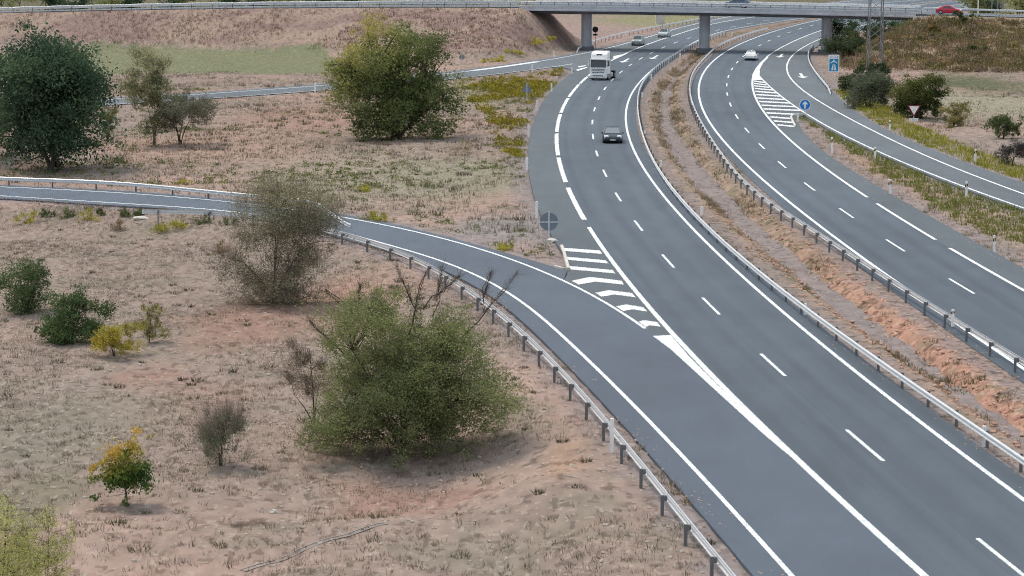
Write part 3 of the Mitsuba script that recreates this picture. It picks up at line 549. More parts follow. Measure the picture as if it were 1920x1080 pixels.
# ------------------------------------------------------------------ delineator posts
DEL = Polygon([(-.065, -.05), (.065, -.05), (.045, .045), (0, .065), (-.045, .045)])
def prism(poly, z0, z1, k=1.0, slant=0.0):
    m = trimesh.creation.extrude_polygon(poly, z1 - z0); v, f = tm(m); v[:, :2] *= k
    top = v[:, 2] > (z1 - z0) / 2; v[:, 2] += z0 + np.where(top | True, slant * (v[:, 0]), 0); return v, f
DP = mikit.ply(prism(DEL, -.4, 1.05), 'white_plastic'); DPP = mikit.ply(prism(DEL, -.4, 1.05), 'pinkish_plastic')
DB = mikit.ply(prism(DEL, .72, .90, 1.06, .5), 'black_plastic'); DR = mikit.ply(box((0, -.056, .81), (.05, .012, .13)), 'reflector')
def delineator(x, y, label, top=1.0, tilt=0.0, black=True, base=None, pale=True):
    k = thing('marker_post', label, 'marker post')
    z = base if base is not None else hz(x, y)
    w = 1.3 if y < 150 else 1.65; M = T().translate([x, y, z]).rotate([0, 1, 0], tilt).scale([w, w, top])
    p = part(k, 'post', DP if pale else DPP, M)
    if black:
        part(k, 'black_band', DB, M); part(k, 'reflector', DR, M)
for pos, lab, top, tilt, blk in [
    ((4.06,87.67), 'white marker post in front of the near ramp guardrail, at the bottom of the photo', 1.35, 0, False),
    ((19.40,88.61), 'white marker post behind the ditch guardrail at the lower right edge', 1.3, 0, False),
    ((16.12,119.68), 'white marker post behind the ditch guardrail, beside a small dark shrub', 1.1, 1, False),
    ((14.01,162.50), 'white marker post leaning behind the ditch guardrail, level with the round sign back', 1.1, 3, False),
    ((13.32,196.08), 'thin white marker post behind the ditch guardrail, just right of the black car', 1.0, -3, False),
    ((13.44,223.88), 'white marker post behind the ditch guardrail, between two bends near the black car', 1.1, 2, False),
    ((16.33,277.21), 'white marker post behind the ditch guardrail where it bends most', 1.1, 0, False),
    ((19.54,310.61), 'white marker post behind the ditch guardrail, fourth from the bridge', 1.15, 0, False),
    ((24.51,347.45), 'white marker post behind the ditch guardrail, third from the bridge', 1.15, 0, False),
    ((27.42,361.73), 'white marker post behind the ditch guardrail, second from the bridge', 1.25, 0, False),
    ((29.52,380.48), 'white marker post in the bridge shade, nearest the middle column', 1.2, 0, False),
    ((1.81,161.28), 'white marker post on a pale foot left of the round sign back', 1.15, 0, False),
    ((1.31,193.45), 'white marker post on the left verge, second above the round sign back', 1.1, 0, False),
    ((1.69,225.04), 'white marker post on the left verge, halfway between the two sign backs', 1.15, 0, False),
    ((2.85,256.85), 'white marker post on the left verge, just below the triangular sign back', 1.15, 1, False),
    ((5.11,286.27), 'white marker post on the left verge, right of the triangular sign back', 1.25, 0, False),
    ((8.66,320.82), 'white marker post on the grass nose left of the lorry', 1.2, 0, False),
    ((3.00,327.40), 'white marker post on the near side of the exit road', 1.0, 0, False),
    ((6.82,363.22), 'white marker post above the yellow shrubs beyond the exit road', 1.2, 0, False),
    ((-25.61,287.68), 'white marker post on the near side of the exit road left of the big tree', 1.1, 0, False),
    ((-33.12,291.51), 'white marker post with black band beyond the exit road, in the open', 1.0, 0, True),
    ((30.22,207.82), 'white marker post with brown top on the bare island tip', 1.5, -2, True),
    ((33.39,202.49), 'white marker post with grey top on the island edge of the slip road', 1.1, 0, True),
    ((30.23,175.40), 'white marker post on the bare strip, middle of the far carriageway edge', 1.25, -3, True),
    ((35.86,173.28), 'white marker post with pale foot on the grass beside the slip road', 1.25, 0, True),
    ((42.13,200.15), 'cream marker post in the yellow verge right of the slip road', 1.15, 0, True),
    ((31.72,143.72), 'white marker post by the far carriageway near the right edge', 1.15, -2, True),
    ((39.78,232.24), 'cream marker post in the yellow verge nearest the yield sign', 1.0, 0, True),
    ((40.19,266.24), 'cream marker post in dry grass below the motorway sign', 1.0, 2, True),
    ((31.29,241.91), 'white marker post at the tip of the bare island', 1.0, 2, False),
    ((13.32,387.17), 'white marker post at the foot of the left bridge column', 1.2, 0, False),
    ((21.94,428.54), 'white marker post behind the guardrail beneath the bridge', 1.1, 0, False),
    ((43.69,441.39), 'white marker post on the pale mound right of the middle column', 1.0, 0, False),
    ((53.68,479.71), 'white marker post in the ditch just beneath the bridge deck', 1.0, 0, False)]:
    delineator(pos[0], pos[1], lab, top, tilt, blk)
p = (-15.28,165.38); delineator(p[0], p[1], 'white and black marker post standing on the left ramp guardrail', .62, 0, True, .72)
p = (23.10,113.99); delineator(p[0], p[1], 'small marker post standing on the far carriageway guardrail at the right', .62, 0, True, .68)
p = axis_pt(-62.0, 4.4); delineator(float(p[0]), float(p[1]), 'white marker post on the overpass road above the big tree', 1.0, 0, False, float(over_z(-62)))

# ------------------------------------------------------------------ signs
def disc(r, n=40): return Point(0, 0).buffer(r, n // 4)
def place(x, y, face=0.0, z=None): return T().translate([x, y, hz(x, y) if z is None else z]).rotate([0, 0, 1], face)
def pole(parent, M, h, w=.08, x=0.0, y=.06, mat='galvanised'):
    return part(parent, 'post', mikit.ply(box((x, y, h / 2 - .2), (w, w * .6, h + .4)), mat), M)
def shift(m, x=0, y=0, z=0): return m[0] + np.array([x, y, z]), m[1]
# a round sign seen from behind
x, y = (2.52,149.75); M = place(x, y, 3)
s = thing('round_sign_back', 'round grey sign back with cross bars beside the hatched nose', 'road sign')
part(s, 'disc', mikit.ply(shift(plate(disc(.63), .025), 0, 0, 1.25), 'sign_back'), M)
pole(s, M, 1.95, .09, 0, -.05); part(s, 'cross_bar', mikit.ply(box((0, -.035, 1.22), (1.3, .04, .07)), 'galvanised'), M)
# a triangular sign seen from behind
x, y = (1.83,271.19); M = place(x, y, 3)
s = thing('triangular_sign_back', 'blue grey triangular sign back among yellow shrubs left of the lorry', 'road sign')
part(s, 'panel', mikit.ply(shift(plate(Polygon([(-.70, -.45), (.70, -.45), (0, .78)]).buffer(-.09).buffer(.09), .025), 0, 0, 1.55), 'sign_back'), M)
pole(s, M, 2.3, .09, 0, -.05)
# dark round sign with plate under the bridge, seen from behind
x, y = (14.66,390.60); M = place(x, y, 4)
s = thing('dark_sign_back', 'dark round sign back with small plate beside the left bridge column', 'road sign')
part(s, 'disc', mikit.ply(shift(plate(disc(.52), .025), 0, 0, 3.35), 'sign_back_dark'), M)
part(s, 'plate', mikit.ply(shift(plate(shapely.box(-.4, -.16, .4, .16), .025), 0, 0, 2.42), 'sign_back_dark'), M); pole(s, M, 3.8, .08, 0, -.05, 'sign_back_dark')
x, y = (-7.74,342.05); M = place(x, y, 4)
s = thing('pale_sign_back', 'pale round sign back on the bank right of the big tree', 'road sign')
part(s, 'disc', mikit.ply(shift(plate(disc(.42), .025), 0, 0, 1.45), 'galvanised_dull'), M); pole(s, M, 1.8, .07, 0, -.05)
# blue disc with the white arrow
x, y = (33.49,252.40); M = place(x, y, 0)
s = thing('blue_arrow_sign', 'round blue sign with white upward arrow at the island nose', 'road sign')
part(s, 'disc', mikit.ply(shift(plate(disc(.64), .025), 0, 0, 1.55), 'sign_white'), M)
part(s, 'blue_face', mikit.ply(shift(plate(disc(.575), .008), 0, -.0165, 1.55), 'sign_blue'), M)
ar = Polygon([(-.10, -.42), (.10, -.42), (.10, .08), (.27, -.06), (.27, .17), (0, .44), (-.27, .17), (-.27, -.06), (-.10, .08)])
part(s, 'arrow', mikit.ply(shift(plate(ar, .006), 0, -.0235, 1.55), 'sign_white'), M); pole(s, M, 1.9)
# start-of-motorway sign
x, y = (43.11,294.94); M = place(x, y, 0)
s = thing('motorway_sign', 'tall blue motorway sign with white header beside the right bridge column', 'road sign')
def rrect(a, b, c, d, r): return shapely.box(a + r, b + r, c - r, d - r).buffer(r)
ox = -.26
part(s, 'panel', mikit.ply(shift(plate(rrect(-.72, -1.15, .72, 1.15, .1), .03), ox, 0, 3.2), 'sign_white'), M)
part(s, 'blue_face', mikit.ply(shift(plate(rrect(-.60, -1.03, .60, .62, .08), .008), ox, -.019, 3.2), 'sign_cyan_blue'), M)
road_l = Polygon([(-.34, -.9), (-.08, -.9), (-.05, -.1), (-.15, -.1)]); road_r = Polygon([(.34, -.9), (.08, -.9), (.05, -.1), (.15, -.1)])
over = Polygon([(-.45, -.02), (-.2, .16), (.2, .16), (.45, -.02), (.45, .1), (.2, .29), (-.2, .29), (-.45, .1)]); up = unary_union([Polygon([(-.13, .29), (.13, .29), (.08, .5), (-.08, .5)])])
for g in (road_l, road_r, over, up): part(s, 'symbol_stroke', mikit.ply(shift(plate(g, .006), ox, -.026, 3.2), 'sign_white'), M)
import meshkit
def text_part(parent, txt, h, x, y, z, mat, M):
    m = meshkit.text_mesh(txt, h); v, f = np.array(m.vertices), np.array(m.faces)
    v = v - (v.min(0) + v.max(0)) / 2; w = np.ptp(v[:, 0])
    ax = np.argsort(np.ptp(v, axis=0))          # thickness axis first
    t = v[:, 2] if ax[0] == 2 else v[:, ax[0]]; t = np.clip(t / max(np.ptp(t), 1e-9) * .006, -.003, .003)
    up_ = v[:, 1] if ax[0] == 2 else v[:, 2]
    part(parent, 'lettering', mikit.ply((np.stack([v[:, 0] + x, -t + y, up_ + z], 1), f), mat), M)
text_part(s, 'AP-68', .26, ox, -.019, 3.2 + .84, 'sign_blue', M)
pole(s, M, 3.6, .1, 0.0, .07)
# yield sign with plate
x, y = (43.57,239.25); M = place(x, y, 0)
s = thing('yield_sign', 'white downward triangle yield sign with dark red border in front of the right bush', 'road sign')
tri = Polygon([(-.78, .45), (.78, .45), (0, -.88)]).buffer(-.1).buffer(.1)
part(s, 'border', mikit.ply(shift(plate(tri, .025), 0, 0, 1.75), 'sign_red'), M)
part(s, 'white_face', mikit.ply(shift(plate(Polygon([(-.54, .33), (.54, .33), (0, -.62)]).buffer(-.03).buffer(.03), .008), 0, -.0165, 1.75), 'sign_white'), M)
part(s, 'plate', mikit.ply(shift(plate(shapely.box(-.48, -.17, .48, .17), .02), 0, 0, .62), 'sign_white'), M)
text_part(s, '120 m', .2, 0, -.014, .62, 'black_plastic', M); pole(s, M, 2.0, .08)
# blue panel half hidden by the right column
p = axis_pt(41.6, -9.0); M = place(float(p[0]) - 1.0, float(p[1]), 0, 0.0)
s = thing('direction_panel', 'blue and white sign panel half hidden behind the right bridge column', 'road sign')
part(s, 'panel', mikit.ply(shift(plate(rrect(-.75, -1.1, .9, 1.1, .1), .04), 0, 0, 4.2), 'sign_white'), M)
part(s, 'blue_face', mikit.ply(shift(plate(rrect(-.62, -.98, .77, .98, .08), .01), 0, -.026, 4.2), 'sign_blue'), M); pole(s, M, 4.6, .12, -.4, .1); pole(s, M, 4.6, .12, .2, .1)
# pale frame of wooden rails on the bank
x, y = (48.67,279.16); M = place(x, y, -6)
s = thing('wooden_frame', 'pale frame of wooden posts and rails on the scrub bank', 'fence')
for px, tl in ((-1.0, .12), (1.05, .0)): part(s, 'post', mikit.ply(bar((px + tl, 0, -.3), (px, 0, 1.75 + .1 * px), .14), 'wood'), M)
for a, b in ((1.45, 1.52), (.95, 1.02), (.5, .62)): part(s, 'rail', mikit.ply(bar((-1.15, -.09, a), (1.15, -.09, b), .15), 'wood'), M)

# lattice masts
def lattice(label, x, y, z, w0, w1, h, bay):
    s = thing('lattice_mast', label, 'mast')
    for sx, sy in ((-1, -1), (1, -1), (1, 1), (-1, 1)):
        part(s, 'leg', mikit.ply(bar((x + sx * w0 / 2, y + sy * w0 / 2, z - .3), (x + sx * w1 / 2, y + sy * w1 / 2, z + h), .10), 'galvanised_dull'))
    n = int(h / bay); br_ = []
    for k in range(n):
        a, b = k / n, (k + 1) / n; wa, wb = w0 + (w1 - w0) * a, w0 + (w1 - w0) * b; fl = 1 if k % 2 else -1
        for (ax, ay, bx, by) in ((-1, -1, 1, -1), (1, -1, 1, 1), (1, 1, -1, 1), (-1, 1, -1, -1)):
            if fl < 0: ax, ay, bx, by = bx, by, ax, ay
            m = bar((x + ax * wa / 2, y + ay * wa / 2, z + h * a), (x + bx * wb / 2, y + by * wb / 2, z + h * b), .055)
            part(s, 'brace', mikit.ply(m, 'galvanised_dull'))
    return s
x, y = (51.56,314.98); lattice('grey lattice power mast rising in front of the bridge at the right', x, y, hz(x, y), 2.0, 1.5, 24, 1.35)
x, y = (-11.24,400.29); lattice('slim lattice mast on the bank above the big tree', x, y, hz(x, y), .8, .6, 14, .9)
# far things beyond the overpass
x, y = 32.8, 492.0
s = thing('cabinet', 'small pale cabinet beside the exit lane beyond the bridge', 'cabinet')
part(s, 'body', mikit.ply(bevel_box((x, y, 1.0), (2.0, 1.4, 2.2), .05), 'concrete_pale')); part(s, 'roof', mikit.ply(bevel_box((x, y, 2.2), (2.3, 1.7, .18), .03), 'concrete'))
for px, lab in ((98.5, 'white pole beyond the overpass, left of the far sign'), (109.6, 'white pole beyond the overpass near the right edge'), (110.6, 'second white pole beyond the overpass at the right edge')):
    g = thing('white_pole', lab, 'pole'); part(g, 'shaft', mikit.ply(tube([(px, 470, -.5), (px, 470, 9)], .14, .09, 10), 'white_plastic')); part(g, 'base', mikit.ply(cyl((px, 470, .2), .25, .5, 12), 'concrete'))
s = thing('far_sign', 'pale sign panel on three legs beyond the overpass at the right', 'road sign')
part(s, 'panel', mikit.ply(bevel_box((102.6, 470, 7.4), (3.4, .1, 2.0), .02), 'sign_white'))
for px in (101.4, 102.6, 103.8): part(s, 'leg', mikit.ply(bar((px, 470.12, -.4), (px, 470.12, 8.2), .18), 'galvanised_dull'))

# ------------------------------------------------------------------ vehicles (local axes: x to the right, y forwards)
def loft(rings):
    R = np.array(rings); k, m = R.shape[:2]; V = R.reshape(-1, 3)
    i, j = np.meshgrid(np.arange(k - 1), np.arange(m), indexing='ij'); j2 = (j + 1) % m
    F = np.stack([i * m + j, i * m + j2, (i + 1) * m + j2, (i + 1) * m + j], -1).reshape(-1, 4)
    F = np.vstack([F[:, [0, 1, 2]], F[:, [0, 2, 3]]]); c = np.array([[0, a + 1, a] for a in range(1, m - 1)])
    M = trimesh.Trimesh(V, np.vstack([F, c, c[:, ::-1] + (k - 1) * m]), process=False); trimesh.repair.fix_normals(M); return tm(M)
def ring(y, zb, zt, hw, r=.16, tumble=.0):
    a = []
    for (cx, cz, t0) in ((hw - r, zt - r, 0), (-(hw - r), zt - r, 90), (-(hw - r), zb + r, 180), (hw - r, zb + r, 270)):
        for t in (0, 45, 90):
            q = math.radians(t0 + t); x, z = cx + r * math.cos(q), cz + r * math.sin(q)
            a.append((x * (1 - tumble * (z - zb) / max(zt - zb, .01)), y, z))
    return a
def quad(a, b, c, d, out, t=.012):
    """A pane over corners a b c d, standing out by t along the outward direction."""
    P = np.array([a, b, c, d], float); o = np.array(out, float); o /= np.linalg.norm(o); V = np.vstack([P + o * t, P - o * .02])
    F = np.array([[0, 1, 2], [0, 2, 3], [4, 6, 5], [4, 7, 6]] + [q for i in range(4) for q in ([i, i + 4, (i + 1) % 4], [(i + 1) % 4, i + 4, (i + 1) % 4 + 4])])
    M = trimesh.Trimesh(V, F, process=False); trimesh.repair.fix_normals(M); return tm(M)
def pose_of(x, y, heading, z=Z0): return T().translate([float(x), float(y), float(z)]).rotate([0, 0, 1], heading - 90)
WH = {}
def wheel(parent, M, x, y, r, w=.22):
    k = part(parent, 'wheel', mikit.ply(cyl((x, y, r), r, w, 22, 'x'), 'tyre', 40), M); s = 1 if x > 0 else -1
    part(k, 'rim', mikit.ply(cyl((x + s * w * .47, y, r), r * .62, .05, 16, 'x'), 'rim', 40), M)
def car(label, x, y, heading, paint, L=4.5, W_=1.84, H=1.46, kind='sedan', glass='car_glass', z=Z0, name='car', roof_rack=False):
    s = thing(name, label, 'car'); M = pose_of(x, y, heading, z); hw = W_ / 2; suv = kind == 'suv'; g = .26 if suv else .20; belt = .62 * H + (.05 if suv else 0)
    st = [(-.500, .48, .80, .80), (-.488, .34, .94, .90), (-.45, .26, 1.0, .965), (-.36, .22, 1.0, 1.0), (-.1, .2, 1.0, 1.0), (.15, .2, .99, 1.0), (.27, .2, .955, .99), (.40, .22, .90, .965), (.47, .26, .82, .90), (.492, .34, .72, .80), (.5, .42, .62, .70)]
    part(s, 'body', mikit.ply(loft([ring(a * L, b * (1.25 if suv else 1) * .9, c * belt, d * hw, .11) for a, b, c, d in st]), paint, 50), M)
    rb, rt, ft, fb = {'sedan': (-.40, -.20, .06, .25), 'hatch': (-.47, -.34, .06, .26), 'suv': (-.475, -.38, .07, .25), 'coupe': (-.42, -.16, .04, .27)}[kind]
    wb, wt = hw * .93, hw * .70; zb, zt = belt * .94, H
    cab = [ring(rb * L, zb - .05, zb + .06, wb, .03), ring((rb * .6 + rt * .4) * L, zb - .05, zb + (zt - zb) * .55, wb, .1, .14), ring(rt * L, zb - .05, zt - .03, wb, .13, .26), ring((rt + ft) / 2 * L, zb - .05, zt, wb, .13, .27), ring(ft * L, zb - .05, zt - .03, wb, .13, .26), ring((fb * .55 + ft * .45) * L, zb - .05, zb + (zt - zb) * .5, wb, .1, .13), ring(fb * L, zb - .05, zb + .04, wb, .03)]
    c = part(s, 'cabin', mikit.ply(loft(cab), paint, 40), M)
    def fpt(t, x): # along the windscreen from base to roof
        return (x * (wb * (1 - .27 * t)), (fb + (ft - fb) * t) * L, zb + .03 + (zt - .05 - zb) * t)
    def rpt(t, x): return (x * (wb * (1 - .27 * t)), (rb + (rt - rb) * t) * L, zb + .04 + (zt - .06 - zb) * t)
    part(s, 'windscreen', mikit.ply(quad(fpt(.06, -.9), fpt(.06, .9), fpt(.93, .88), fpt(.93, -.88), (0, 1, .75), .035), glass), M)
    part(s, 'rear_window', mikit.ply(quad(rpt(.10, -.85), rpt(.10, .85), rpt(.90, .82), rpt(.90, -.82), (0, -1, .7), .035), glass), M)
    def sp(yf, t, sx): return (sx * wb * (1 - .262 * t) , yf * L, zb + (zt - zb) * t)
    for sx in (-1, 1):
        for a0, a1, b0, b1 in ((-.08, ft + .09, -.08, ft - .01), (rb + .14, -.10, rt + .03, -.10)):
            part(s, 'side_window', mikit.ply(quad(sp(a0, .14, sx), sp(a1, .14, sx), sp(b1, .80, sx), sp(b0, .80, sx), (sx, 0, .3), .018), glass), M)
        m = part(s, 'mirror', mikit.ply(bevel_box((sx * (hw + .09), .20 * L, belt + .05), (.2, .12, .14), .04), paint), M)
        part(s, 'headlight', mikit.ply(loft([ring(.452 * L, belt * .60, belt * .80, .17, .06), ring(.488 * L, belt * .62, belt * .76, .14, .05)])[0] + np.array([sx * hw * .66, 0, 0]) if False else shift(loft([ring(.42 * L, belt * .58, belt * .88, .25, .07), ring(.489 * L, belt * .58, belt * .82, .22, .06)]), sx * hw * .66, 0, 0), 'lamp_glass', 40), M)
        part(s, 'tail_lamp', mikit.ply(bevel_box((sx * hw * .74, -.488 * L, belt * .80), (.34, .1, .16), .03), 'red_lamp'), M)
        for yy in (-.305, .305): wheel(s, M, sx * (hw - .10), yy * L, .33 if not suv else .37)
    part(s, 'grille', mikit.ply(bevel_box((0, .487 * L, belt * .60), (.72, .07, .15), .02), 'grille_grey' if paint == 'paint_black' else 'car_trim'), M)
    part(s, 'front_bumper', mikit.ply(bevel_box((0, .470 * L, g + .14), (W_ * .86, .22, .20), .06), 'car_trim'), M)
    part(s, 'rear_bumper', mikit.ply(bevel_box((0, -.472 * L, g + .15), (W_ * .88, .22, .22), .06), 'car_trim'), M)
    part(s, 'number_plate', mikit.ply(box((0, .496 * L + .012, belt * .42), (.52, .03, .11)), 'plate_white'), M)
    part(s, 'number_plate', mikit.ply(box((0, -.5 * L - .005, belt * .72), (.52, .03, .11)), 'plate_white'), M)
    if roof_rack:
        for sx in (-1, 1): part(s, 'roof_bar', mikit.ply(bevel_box((sx * .5, -.15 * L, H + .05), (.05, 1.6, .06), .015), 'car_trim'), M)
        for yy in (-.25, -.05): part(s, 'cross_bar', mikit.ply(bevel_box((0, yy * L, H + .09), (1.2, .07, .05), .015), 'car_trim'), M)
        for xx, hh in ((-.42, .55), (.05, .5), (.45, .75)): part(s, 'upright', mikit.ply(box((xx, -.15 * L, H + .1 + hh / 2), (.05, .05, hh)), 'galvanised' if xx < .3 else 'car_trim'), M)
    return s
def heading_on(P, x, y, away):
    s = at_near(P, (x, y)); c = cut(P, max(s - 3, 0), s + 3); t = c[-1] - c[0]
    return math.degrees(math.atan2(t[1], t[0])) + (0 if away else 180)
def front_at(x, y, h, L):  # centre of a vehicle whose front bumper stands at x, y
    r = math.radians(h); return x - math.cos(r) * L / 2, y - math.sin(r) * L / 2
x, y = (9.93,216.90); h = heading_on(main_dash, x, y, False); car('shiny black saloon car in the lane beside the ditch, nearest the camera', *front_at(x, y, h, 4.7), h, 'paint_black', 4.7, 1.9, 1.46, 'sedan', 'car_glass_sky_sheen')
x, y = (22.33,398.54); h = heading_on(main_dash, x, y, False); car('grey green car with pale bonnet in the bridge shade, behind the lorry', *front_at(x, y, h, 4.5), h, 'paint_green_grey', 4.5, 1.9, 1.75, 'suv')
x, y = (29.04,428.54); h = heading_on(main_dash, x, y, False); car('silver car with things on its roof rack coming under the bridge', *front_at(x, y, h, 4.6), h, 'paint_silver', 4.6, 1.9, 1.6, 'suv', roof_rack=True)
x, y = (38.06,353.74); h = heading_on(away_dash, x, y, True); r = math.radians(h); car('white saloon car driving away just before the bridge', x + math.cos(r) * 2.25, y + math.sin(r) * 2.25, h, 'paint_white', 4.5, 1.9, 1.48, 'sedan')
ha = math.degrees(math.atan2(AD[1], AD[0]))
u = 62.3; p = axis_pt(u, 2.0); car('small red car on the overpass road right of the bridge', float(p[0]), float(p[1]), ha, 'paint_red', 4.2, 1.75, 1.45, 'coupe', z=float(over_z(u)))
u = 26.0; p = axis_pt(u, -1.9); car('dark blue grey car crossing on top of the bridge', float(p[0]), float(p[1]), ha + 180, 'paint_blue_grey', 4.6, 1.85, 1.7, 'suv', z=float(over_z(u)) + .01)

# the lorry: a white cab-over tractor
x, y = (11.99,307.88); h = heading_on(main_dash, x, y, False) - 9; cx, cy = front_at(x, y, h, 6.0); M = pose_of(cx, cy, h)
s = thing('lorry', 'white lorry cab with high roof and dark windscreen on the oncoming carriageway', 'lorry')
sec = [(3.0, .75), (3.02, 1.3), (2.98, 1.75), (2.80, 2.85), (2.45, 3.0), (.75, 3.0), (.75, .75)]
def side_prism(sec, hw, bev=.10):
    S = Polygon(sec); m = trimesh.creation.extrude_polygon(S, 2 * hw); v, f = tm(m)
    return np.stack([v[:, 2] - hw, v[:, 0], v[:, 1]], 1), f[:, ::-1]
def rounded(sec, hw):
    P = Polygon(sec); parts = []
    pts = []
    for d, e in ((0, .12), (.06, .03), (.12, 0)):
        q = np.array(P.buffer(-.12 + d, join_style=2).exterior.coords) if d < .12 else np.array(sec)
        for sg in (-1, 1): pts.append(np.c_[np.full(len(q), sg * (hw - .12 + .12 - d * 1.0)), q])
    m = trimesh.convex.convex_hull(np.vstack(pts)); return np.array(m.vertices), np.array(m.faces)
part(s, 'cab', mikit.ply(rounded(sec, 1.24), 'paint_white', 30), M)
part(s, 'roof_fairing', mikit.ply(rounded([(2.55, 2.99), (2.35, 3.55), (1.85, 3.95), (.8, 4.0), (.8, 2.99)], 1.2), 'paint_white', 30), M)
part(s, 'roof_slot', mikit.ply(quad((-.42, 2.40, 3.44), (.42, 2.40, 3.44), (.42, 2.32, 3.62), (-.42, 2.32, 3.62), (0, 1, .3), .03), 'car_glass'), M)
part(s, 'sun_visor', mikit.ply(bevel_box((0, 2.95, 2.92), (2.3, .3, .16), .04), 'paint_white'), M)
part(s, 'windscreen', mikit.ply(quad((-1.10, 2.99, 1.80), (1.10, 2.99, 1.80), (1.08, 2.82, 2.80), (-1.08, 2.82, 2.80), (0, 1, .16), .03), 'car_glass'), M)
for zz, ww in ((1.56, 1.9), (1.34, 1.9), (1.10, 1.7)): part(s, 'grille_bar', mikit.ply(bevel_box((0, 3.02, zz), (ww, .07, .09), .02), 'car_trim'), M)
part(s, 'bumper', mikit.ply(bevel_box((0, 2.92, .55), (2.46, .45, .50), .09), 'paint_white'), M)
part(s, 'bumper_slot', mikit.ply(bevel_box((0, 3.125, .66), (1.5, .05, .15), .015), 'car_trim'), M)
part(s, 'under_bumper', mikit.ply(bevel_box((0, 2.85, .25), (2.3, .35, .14), .03), 'car_trim'), M)
part(s, 'number_plate', mikit.ply(box((0, 3.155, .45), (.52, .02, .11)), 'plate_white'), M)
for sx in (-1, 1):
    part(s, 'headlight', mikit.ply(bevel_box((sx * .98, 3.11, .72), (.36, .1, .24), .03), 'lamp_glass'), M)
    part(s, 'side_window', mikit.ply(quad((sx * 1.245, 1.6, 1.9), (sx * 1.245, 2.75, 1.9), (sx * 1.245, 2.65, 2.7), (sx * 1.245, 1.6, 2.7), (sx, 0, 0), .015), 'car_glass'), M)
    k = part(s, 'mirror', mikit.ply(bevel_box((sx * 1.46, 2.75, 2.35), (.16, .22, .75), .05), 'paint_white' if sx > 0 else 'car_trim'), M); part(k, 'mirror_arm', mikit.ply(box((sx * 1.32, 2.72, 2.75), (.3, .06, .06)), 'car_trim'), M)
    part(s, 'step', mikit.ply(bevel_box((sx * 1.16, 1.75, .55), (.22, 1.0, .34), .05), 'grille_grey'), M)
    wheel(s, M, sx * 1.05, 1.75 - .15, .51, .32); wheel(s, M, sx * .98, -2.1, .51, .56)
    part(s, 'mudguard', mikit.ply(bevel_box((sx * .98, -2.1, 1.1), (.6, 1.25, .07), .02), 'car_trim'), M)
    part(s, 'fuel_tank', mikit.ply(bevel_box((sx * .95, -.35, .62), (.6, 1.3, .6), .1), 'rim'), M)
part(s, 'side_deflector', mikit.ply(bevel_box((1.36, .55, 2.75), (.10, 1.0, 2.1), .03), 'paint_teal'), M, label='teal green deflector panel behind the cab')
part(s, 'side_deflector', mikit.ply(bevel_box((-1.16, .45, 2.2), (.06, .6, 2.6), .02), 'grille_grey'), M)
part(s, 'chassis', mikit.ply(bevel_box((0, -.9, .85), (.9, 4.2, .28), .03), 'car_trim'), M); part(s, 'coupling_plate', mikit.ply(bevel_box((0, -2.0, 1.08), (.95, 1.1, .12), .04), 'car_trim'), M)

# ------------------------------------------------------------------ plants
LEAF_GAIN = 2.0
def leaf_mesh(C, n_dir, l, w, col, rng):
    """Diamond leaves at C; l, w arrays of length and width; col n x 3."""
    n = len(C); a = n_dir / np.linalg.norm(n_dir, axis=1, keepdims=True); r = rng.normal(size=(n, 3)); b = np.cross(a, r); b /= np.maximum(np.linalg.norm(b, axis=1, keepdims=True), 1e-6)
    V = np.stack([C - a * l[:, None] * .5, C + b * w[:, None] * .5 + a * l[:, None] * .08, C + a * l[:, None] * .5, C - b * w[:, None] * .5 + a * l[:, None] * .08], 1).reshape(-1, 3)
    i = np.arange(n)[:, None] * 4; F = np.vstack([i + [0, 1, 2], i + [0, 2, 3]])
    return V, F, np.repeat(col, 4, axis=0)
def sticks(A, B, w, col, rng):
    """Thin flat twigs from A to B: two crossed slivers each."""
    n = len(A); d = B - A; d /= np.maximum(np.linalg.norm(d, axis=1, keepdims=True), 1e-6); r = rng.normal(size=(n, 3)); b = np.cross(d, r); b /= np.maximum(np.linalg.norm(b, axis=1, keepdims=True), 1e-6); c = np.cross(d, b)
    w = np.broadcast_to(w, n)[:, None]
    V = np.stack([A - b * w / 2, A + b * w / 2, B, A - c * w / 2, A + c * w / 2, B], 1).reshape(-1, 3); i = np.arange(n)[:, None] * 6
    return V, np.vstack([i + [0, 1, 2], i + [3, 4, 5]]), np.repeat(col, 6, axis=0)
def pal_pick(pal, t):
    P = np.array(pal); x = np.clip(t, 0, .9999) * (len(P) - 1); i = x.astype(int); f = (x - i)[:, None]
    return P[i] * (1 - f) + P[np.minimum(i + 1, len(P) - 1)] * f
